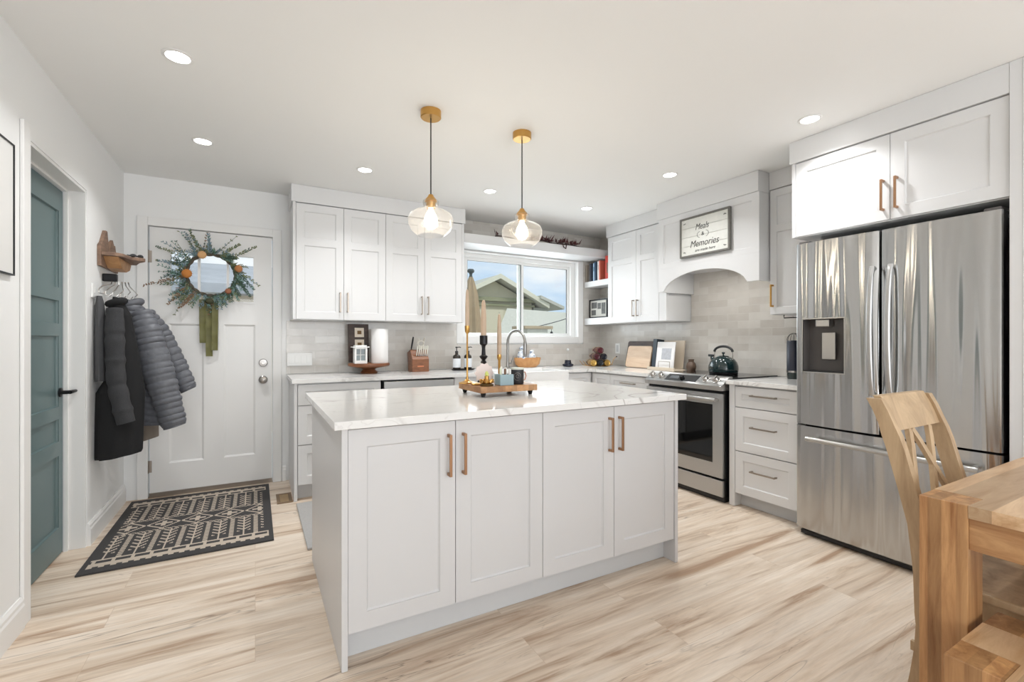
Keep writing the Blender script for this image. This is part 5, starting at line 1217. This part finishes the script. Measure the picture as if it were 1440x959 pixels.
m = MB(); sleeve(m, [(-.660, 3.99, 1.40), (-.585, 4.02, 1.25), (-.505, 4.02, 1.05), (-.42, 4.00, .86), (-.415, 4.0, .85)], [.045, .070, .070, .058, .05], quilt=.009, qp=.042, fold=.06, flat=.62); m.build('sleeve', MPUFF, t, smooth=True)
m = MB(); m.tube([(-.735 + .06 * math.cos(a), 3.93 + .035 * math.sin(a), 1.445 + .02 * math.cos(a)) for a in [2 * PI * i / 20 for i in range(21)]], .024, 10); m.build('collar', MPUFF, t, smooth=True)

# ------------------------------------------------------------------ rug, vent, sink mat
RUG0, RUG1 = rgb(66, 64, 64), rgb(198, 184, 168)
MR = [mat('charcoal pile', RUG0, .95, bump=.6, bscale=400, var=.25), mat('beige pile', RUG1, .95, bump=.6, bscale=400, var=.2)]
m = MB(); rx0, rx1, ryy0, ryy1 = -.80, .098, 3.122, 4.36; nx, ny = 108, 148
# long axis runs across (x) in rows of motifs
def pat(i, j):
    # i along x (0..nx) , j along y (0..ny)
    if i < 3 or i >= nx - 3 or j < 3 or j >= ny - 3: return 0
    def border(d, s):
        if d < 7: return 0
        if d < 11: return 1 if (s // 3) % 2 else (1 if d > 8 else 0)
        if d < 14: return 1
        if d < 18: return 1 if s % 10 in (4, 5) else 0
        if d < 20: return 1
        return None
    b = border(min(j, ny - 1 - j), i)
    if b is not None: return b
    if i < 6 or i >= nx - 6: return 0
    c = (j - ny / 2)
    # central lozenge row
    if abs(c) < 13:
        u = (i % 22) - 11
        if 9 <= abs(u) + abs(c) * .9 < 11: return 1
        if abs(c) < 1.5 and abs(u) < 6: return 1
        if abs(u) < 1.5 and abs(c) < 6: return 1
        if abs(c) > 11: return 1 if (i % 4) < 2 else 0
        return 0
    k = abs(c) - 13
    if k < 2: return 1 if (i // 2) % 2 else 0
    # leaf columns
    u = i % 16 - 8
    if abs(u) < 1: return 1
    if (k + abs(u) * 1.2) % 6 < 2 and abs(u) < 5 and k < 34: return 1
    if abs(u) > 6.5: return 1 if int(k) % 3 else 0
    return 0
vs = []; nn = (nx + 1)
for j in range(ny + 1):
    for i in range(nx + 1): vs.append((rx0 + (rx1 - rx0) * i / nx, ryy0 + (ryy1 - ryy0) * j / ny, .010))
m.add(vs, []); 
for j in range(ny):
    for i in range(nx):
        m.f.append((j * nn + i, j * nn + i + 1, (j + 1) * nn + i + 1, (j + 1) * nn + i)); m.m.append(pat(i, j))
o = len(m.v); m.k = 0
m.v += [(rx0, ryy0, .001), (rx1, ryy0, .001), (rx1, ryy1, .001), (rx0, ryy1, .001)]
m.f += [(o + 3, o + 2, o + 1, o)]; m.m += [0]
m.f += [tuple([o, o + 1] + [i for i in range(nx, -1, -1)]), tuple([o + 2, o + 3] + [ny * nn + i for i in range(nx + 1)]), tuple([o + 1, o + 2] + [j * nn + nx for j in range(ny, -1, -1)]), tuple([o + 3, o] + [j * nn for j in range(ny + 1)])]; m.m += [0] * 4
m.build('entry_rug', MR, label='charcoal and beige patterned rug in front of the entry door', cat='rug')
t = thing('floor_vent', (.19, 3.92, 0), 'brass floor vent between the rug and the back cabinets', 'vent')
m = MB(); m.box(.140, .245, 3.80, 3.822, .0005, .006); m.box(.140, .245, 4.018, 4.04, .0005, .006); m.box(.140, .162, 3.822, 4.018, .0005, .006); m.box(.223, .245, 3.822, 4.018, .0005, .006); m.build('vent_frame', mat('bronze vent', rgb(138, 114, 88), .5, .4), t)
m = MB()
for i in range(10): m.box(.1625, .2225, 3.826 + i * .0195, 3.836 + i * .0195, .0008, .004)
m.box(.1625, .2225, 3.8222, 4.0178, .0003, .0007); m.build('louvre', mat('vent inner', rgb(184, 160, 126), .5, .3), t)
m = MB(); m.box(.262, 1.9, 2.88, 3.72, .001, .014); m.build('sink_mat', mat('grey mat fabric', rgb(176, 174, 172), .9, bump=.5, bscale=90, var=.2), label='grey cushioned mat on the floor between island and sink counter', cat='mat', bevel=.004)

# ------------------------------------------------------------------ table, bench, chair
t = thing('dining_table', (2.13, 0, 0), 'solid acacia dining table with block legs at the right edge', 'table')
X0, X1, Y1_, Y0_ = 1.655, 2.60, .590, -1.25; TT = .762; th = .033; lg = .105
m = MB(); m.box(X0, X1, Y0_ + lg, Y1_ - lg, TT - th, TT); m.box(X0 + lg, X1 - lg, Y1_ - lg, Y1_, TT - th, TT); m.box(X0 + lg, X1 - lg, Y0_, Y0_ + lg, TT - th, TT); m.build('tabletop', MWOODTOP, t)
for x in (X0, X1 - lg):
    for y in (Y1_ - lg, Y0_):
        m = MB(); m.box(x + .0006, x + lg - .0006, y + .0006, y + lg - .0006, .001, TT); m.build('leg', MWOODL, t, bevel=.002)
for nm, q in (('apron', (X0 + .008, X0 + .03, Y0_ + lg, Y1_ - lg)), ('apron', (X1 - .03, X1 - .008, Y0_ + lg, Y1_ - lg)), ('apron', (X0 + lg, X1 - lg, Y1_ - .03, Y1_ - .008)), ('apron', (X0 + lg, X1 - lg, Y0_ + .008, Y0_ + .03))):
    m = MB(); m.box(q[0], q[1], q[2], q[3], TT - th - .085, TT - th - .0005); m.build(nm, MWOODT, t)
t = thing('wooden_bench', (1.62, -.2, 0), 'acacia bench tucked along the table at the lower right', 'bench')
bx0, bx1, bya, byb = 1.445, 1.80, -1.05, .468; bt = .45; bl = .105
m = MB(); m.box(bx0, bx1, bya + bl, byb - bl, bt - .033, bt); m.box(bx0 + bl, bx1 - bl, byb - bl, byb, bt - .033, bt); m.box(bx0 + bl, bx1 - bl, bya, bya + bl, bt - .033, bt); m.build('seat_plank', MWOODTOP, t)
for x in (bx0, bx1 - bl):
    for y in (byb - bl, bya):
        m = MB(); m.box(x + .0006, x + bl - .0006, y + .0006, y + bl - .0006, .001, bt); m.build('leg', MWOODL, t, bevel=.002)
for q in ((bx0 + .008, bx0 + .03, bya + bl, byb - bl), (bx1 - .03, bx1 - .008, bya + bl, byb - bl)):
    m = MB(); m.box(q[0], q[1], q[2], q[3], bt - .105, bt - .0335); m.build('apron', MWOODT, t)

t = thing('dining_chair', (2.06, .5, 0), 'light wood cross back chair at the head of the table', 'chair')
cx0, cx1 = 1.868, 2.268
def postline(z):   # y of the back post centre at height z
    K = [(0, .688), (.10, .670), (.2, .657), (.305, .651), (.455, .655), (.60, .670), (.706, .695), (.844, .730), (.93, .758), (.97, .774), (1.01, .795)]
    for (z0_, a), (z1_, b) in zip(K, K[1:]):
        if z <= z1_: w = (z - z0_) / (z1_ - z0_); return a + (b - a) * w
    return K[-1][1]
def post(x0_, x1_):
    zs = [i * .04 for i in range(26)]; n = len(zs); Wd = [.022 if z > .9 else .0255 if z > .3 else .021 for z in zs]
    pts = [(postline(z) + w, z + .001) for z, w in zip(zs, Wd)] + [(postline(z) - w, z + .001) for z, w in list(zip(zs, Wd))[::-1]]
    # strip quads for a clean curve
    m = MB(); vs = []
    for z, w in zip(zs, Wd):
        y = postline(z); zz = z + .001
        vs += [(x0_, y - w, zz), (x1_, y - w, zz), (x1_, y + w, zz), (x0_, y + w, zz)]
    fs = [(0, 3, 2, 1), tuple(4 * (n - 1) + k for k in range(4))]
    for i in range(n - 1):
        for k in range(4): a = 4 * i + k; b = 4 * i + (k + 1) % 4; fs.append((a, b, b + 4, a + 4))
    m.add(vs, fs); return m
for a in (cx0, cx1 - .03): post(a, a + .03).build('back_post', MCHAIR, t, smooth='auto', bevel=.003)
m = MB(); vs = []; n = 8
for i in range(n + 1):
    z = .895 + .115 * i / n; y = postline(z) - .004 * 0
    vs += [(cx0 + .0305, y - .013, z), (cx1 - .0305, y - .013, z), (cx1 - .0305, y + .011, z), (cx0 + .0305, y + .011, z)]
fs = [(0, 3, 2, 1), tuple(4 * n + k for k in range(4))]
for i in range(n):
    for k in range(4): a = 4 * i + k; b = 4 * i + (k + 1) % 4; fs.append((a, b, b + 4, a + 4))
m.add(vs, fs); m.build('top_rail', MCHAIR, t, bevel=.002)
m = MB(); y = postline(.53); m.box(cx0 + .0305, cx1 - .0305, y - .012, y + .012, .51, .55); m.build('lower_rail', MCHAIR, t, bevel=.002)
W_ = cx1 - cx0 - .061
def slat(u0, z0_, u1, z1_, dy=0, wd=.024):
    m = MB(); n = 8; vs = []
    a = Vector((u0 * W_, z0_)); b = Vector((u1 * W_, z1_)); d = (b - a).normalized(); q = Vector((-d.y, d.x)) * wd / 2
    for i in range(n + 1):
        p = a + (b - a) * i / n
        for s, e in ((1, -.007), (-1, -.007), (-1, .007), (1, .007)):
            z = p.y + q.y * s; vs.append((cx0 + .0305 + min(max(p.x + q.x * s, 0), W_), postline(z) + e + dy, z))
    fs = [(0, 3, 2, 1), tuple(4 * n + k for k in range(4))]
    for i in range(n):
        for k in range(4): aa = 4 * i + k; bb = 4 * i + (k + 1) % 4; fs.append((aa, bb, bb + 4, aa + 4))
    m.add(vs, fs); m.build('cross_slat', MCHAIR, t)
slat(.38, .894, .97, .56); slat(.80, .894, .30, .552, .0145 * 0 + .001); slat(.34, .894, .03, .66, .001); slat(.03, .70, .46, .552)
m = MB(); m.box(cx0 - .01, cx1 + .01, .23, .645, .435, .462); m.build('seat', MCHAIR, t, bevel=.006)
for a in (cx0, cx1 - .032): m = MB(); m.prism([(a, .25), (a + .032, .25), (a + .032, .282), (a, .282)], 'z', .001, .4345); m.build('front_leg', MCHAIR, t, bevel=.002)
m = MB(); m.box(cx0 + .004, cx0 + .026, .2825, .655, .38, .4345); m.build('side_rail', MCHAIR, t)
m = MB(); m.box(cx1 - .026, cx1 - .004, .2825, .655, .38, .4345); m.build('side_rail', MCHAIR, t)
m = MB(); m.box(cx0 + .008, cx0 + .022, .2825, .69, .19, .22); m.build('stretcher', MCHAIR, t)
m = MB(); m.box(cx1 - .022, cx1 - .008, .2825, .69, .19, .22); m.build('stretcher', MCHAIR, t)

# ------------------------------------------------------------------ outside the window
MB().box(-25, 45, YB + .2, 60, -1.0, -.9).build('outside_ground', mat('pale paving and snow', rgb(190, 190, 184), .9, var=.2, bscale=3), kind='structure', label='pale ground outside')
MSID = mat('cream siding', rgb(214, 206, 178), .8); MROOF = mat('grey green shingle', rgb(206, 204, 190), .9, var=.25, bscale=14); MFAS = mat('cream fascia', rgb(226, 222, 200), .7); MSHD = mat('olive trim', rgb(150, 150, 118), .8)
nh = t = thing('neighbour_house', (10.3, 20, -.9), 'cream gabled house seen through the left window pane', 'house')
m = MB(); m.prism([(8.0, -.9), (12.25, -.9), (12.25, 3.1), (10.12, 4.12), (8.0, 3.1)], 'y', 20, 28); m.build('walls', MSID, t)
m = MB()
for s in (-1, 1):
    P = [(10.12, 4.36), (10.12 + s * 2.7, 3.06), (10.12 + s * 2.7, 2.9), (10.12, 4.2)]
    m.prism(P, 'y', 19.4, 28.4)
m.build('gable_roof', MROOF, t)
m = MB()
for s in (-1, 1): m.prism([(10.12, 4.38), (10.12 + s * 2.75, 3.06), (10.12 + s * 2.75, 2.84), (10.12, 4.16)], 'y', 19.3, 19.39)
m.build('fascia', MFAS, t)
m = MB(); m.box(7.9, 12.35, 19.75, 19.99, 3.12, 3.30); m.box(7.9, 12.35, 19.85, 19.99, 2.9, 3.0); m.build('trim_band', MSHD, t)
m = MB(); m.box(11.2, 12.1, 19.93, 19.99, 1.7, 2.7); m.build('window', mat('house window', rgb(206, 214, 214), .2), t)
m = MB(); m.box(9.3, 10.6, 19.95, 19.99, 1.2, 2.72); m.build('panel', mat('pale panel', rgb(222, 214, 188), .8), t)
gr_ = t = thing('garage_roof', (11.5, 14, -.9), 'lower grey shingled roof in front of the cream house', 'house')
m = MB(); m.prism([(13.0, -.9), (13.0, 1.6), (16.5, 2.55), (22, 2.55), (22, -.9)], 'x', 8.2, 22); m.xform(lambda p: p)
# slope facing the kitchen
m = MB(); v = [(6.2, 12.2, 1.25), (18, 12.2, 1.25), (18, 15.5, 2.15), (8.4, 15.5, 2.45), (6.2, 12.2, 1.15), (18, 12.2, 1.15), (18, 15.5, 2.05), (8.4, 15.5, 2.35)]
m.add(v, [(0, 1, 2, 3), (7, 6, 5, 4), (0, 4, 5, 1), (1, 5, 6, 2), (2, 6, 7, 3), (3, 7, 4, 0)]); m.build('shingle_slope', MROOF, t)
m = MB(); m.box(6.5, 17.8, 12.5, 15.3, -.9, 1.14); m.build('walls', MSID, t)
t = nh
m = MB(); m.box(12.36, 13.2, 20.0, 27, -.9, 2.9); m.build('walls', mat('grey siding', rgb(176, 178, 166), .8), t)
m = MB(); m.prism([(12.3, 3.45), (13.7, 2.95), (13.7, 2.8), (12.3, 3.3)], 'y', 19.2, 27.4); m.build('eave', MROOF, t)
# patio umbrella
t = thing('patio_umbrella', (3.12, 7.0, -.9), 'closed tan patio umbrella outside the window', 'umbrella')
ux_, uy_ = 3.11, 7.0
m = MB(); n = 24; vs = []; fs = []; pf = [(2.255, .03), (2.18, .055), (1.95, .11), (1.6, .145), (1.33, .165), (1.31, .16)]
for z, r in pf:
    for k in range(n): a = 2 * PI * k / n; rr_ = r * (1 + .18 * math.cos(8 * a)); vs.append((ux_ + rr_ * math.cos(a), uy_ + rr_ * math.sin(a), z))
for i in range(len(pf) - 1):
    for k in range(n): b = (k + 1) % n; fs.append((i * n + k, (i + 1) * n + k, (i + 1) * n + b, i * n + b))
fs.append(tuple(range(n))); m.add(vs, fs); m.build('canopy', mat('tan canvas', rgb(176, 154, 124), .9, var=.2, bscale=12), t)
m = MB(); m.tube([(ux_ + .0, uy_, -.85), (ux_, uy_, 2.26)], .02, 12); m.build('pole', MBLKMET, t, smooth=True)
m = MB(); m.rev([(.03, 2.2555), (.022, 2.29), (.03, 2.32), (.055, 2.335), (.06, 2.36), (.045, 2.385), (0, 2.39)], (ux_, uy_, 0), 20); m.build('finial', mat('dark finial', rgb(70, 78, 76), .5), t, smooth=True)
m = MB(); m.rev([(0, -.899), (.25, -.899), (.25, -.86), (.04, -.84), (.04, -.70), (0, -.70)], (ux_, uy_, 0), 28); m.build('base', MBLKMET, t, smooth=True)
t = thing('patio_table', (3.7, 6.0, -.9), 'tan flat topped patio table outside the right window pane', 'table')
m = MB(); m.box(3.44, 3.93, 5.8, 6.2, 1.38, 1.425); m.build('flat_top', mat('tan top', rgb(176, 158, 130), .6), t, bevel=.004)
m = MB(); m.box(3.50, 3.86, 5.84, 6.16, 1.27, 1.379); m.build('pale_box', mat('pale box', rgb(206, 204, 190), .6), t)
m = MB(); m.box(3.64, 3.72, 5.96, 6.04, -.899, 1.269); m.build('post', MBLKMET, t)
m = MB(); m.cyl((3.91, 5.81, 1.34), (3.91, 5.81, 1.379), .004); m.ball((3.91, 5.81, 1.32), (.022, .022, .026), 12, 8); m.build('hanging_knob', MBLACK, t, smooth=True)
def cable(p0, p1, lab):
    m = MB(); P = [Vector(p0).lerp(Vector(p1), i / 10) - Vector((0, 0, .1 * math.sin(PI * i / 10))) for i in range(11)]; m.tube(P, .010, 6)
    m.build('cable', MBLACK, gr_, smooth=True)
cable((5.0, 8.8, 1.42), (9.0, 10.5, 2.35), 'thin dark overhead cable crossing the right window pane')
t = thing('white_garage', (-.6, 12, -.9), 'pale garage with white eave seen through the front door panes', 'garage')
m = MB(); m.box(-3.4, 1.6, 12, 17, -.9, 2.22); m.build('walls', mat('tan siding', rgb(214, 196, 170), .8), t)
m = MB(); m.prism([(11.5, 2.22), (17.4, 2.22), (17.4, 2.42), (14.2, 3.2), (11.5, 2.42)], 'x', -3.7, 1.9); m.build('roof', mat('snowy roof', rgb(176, 179, 184), .9, var=.3, bscale=2), t)
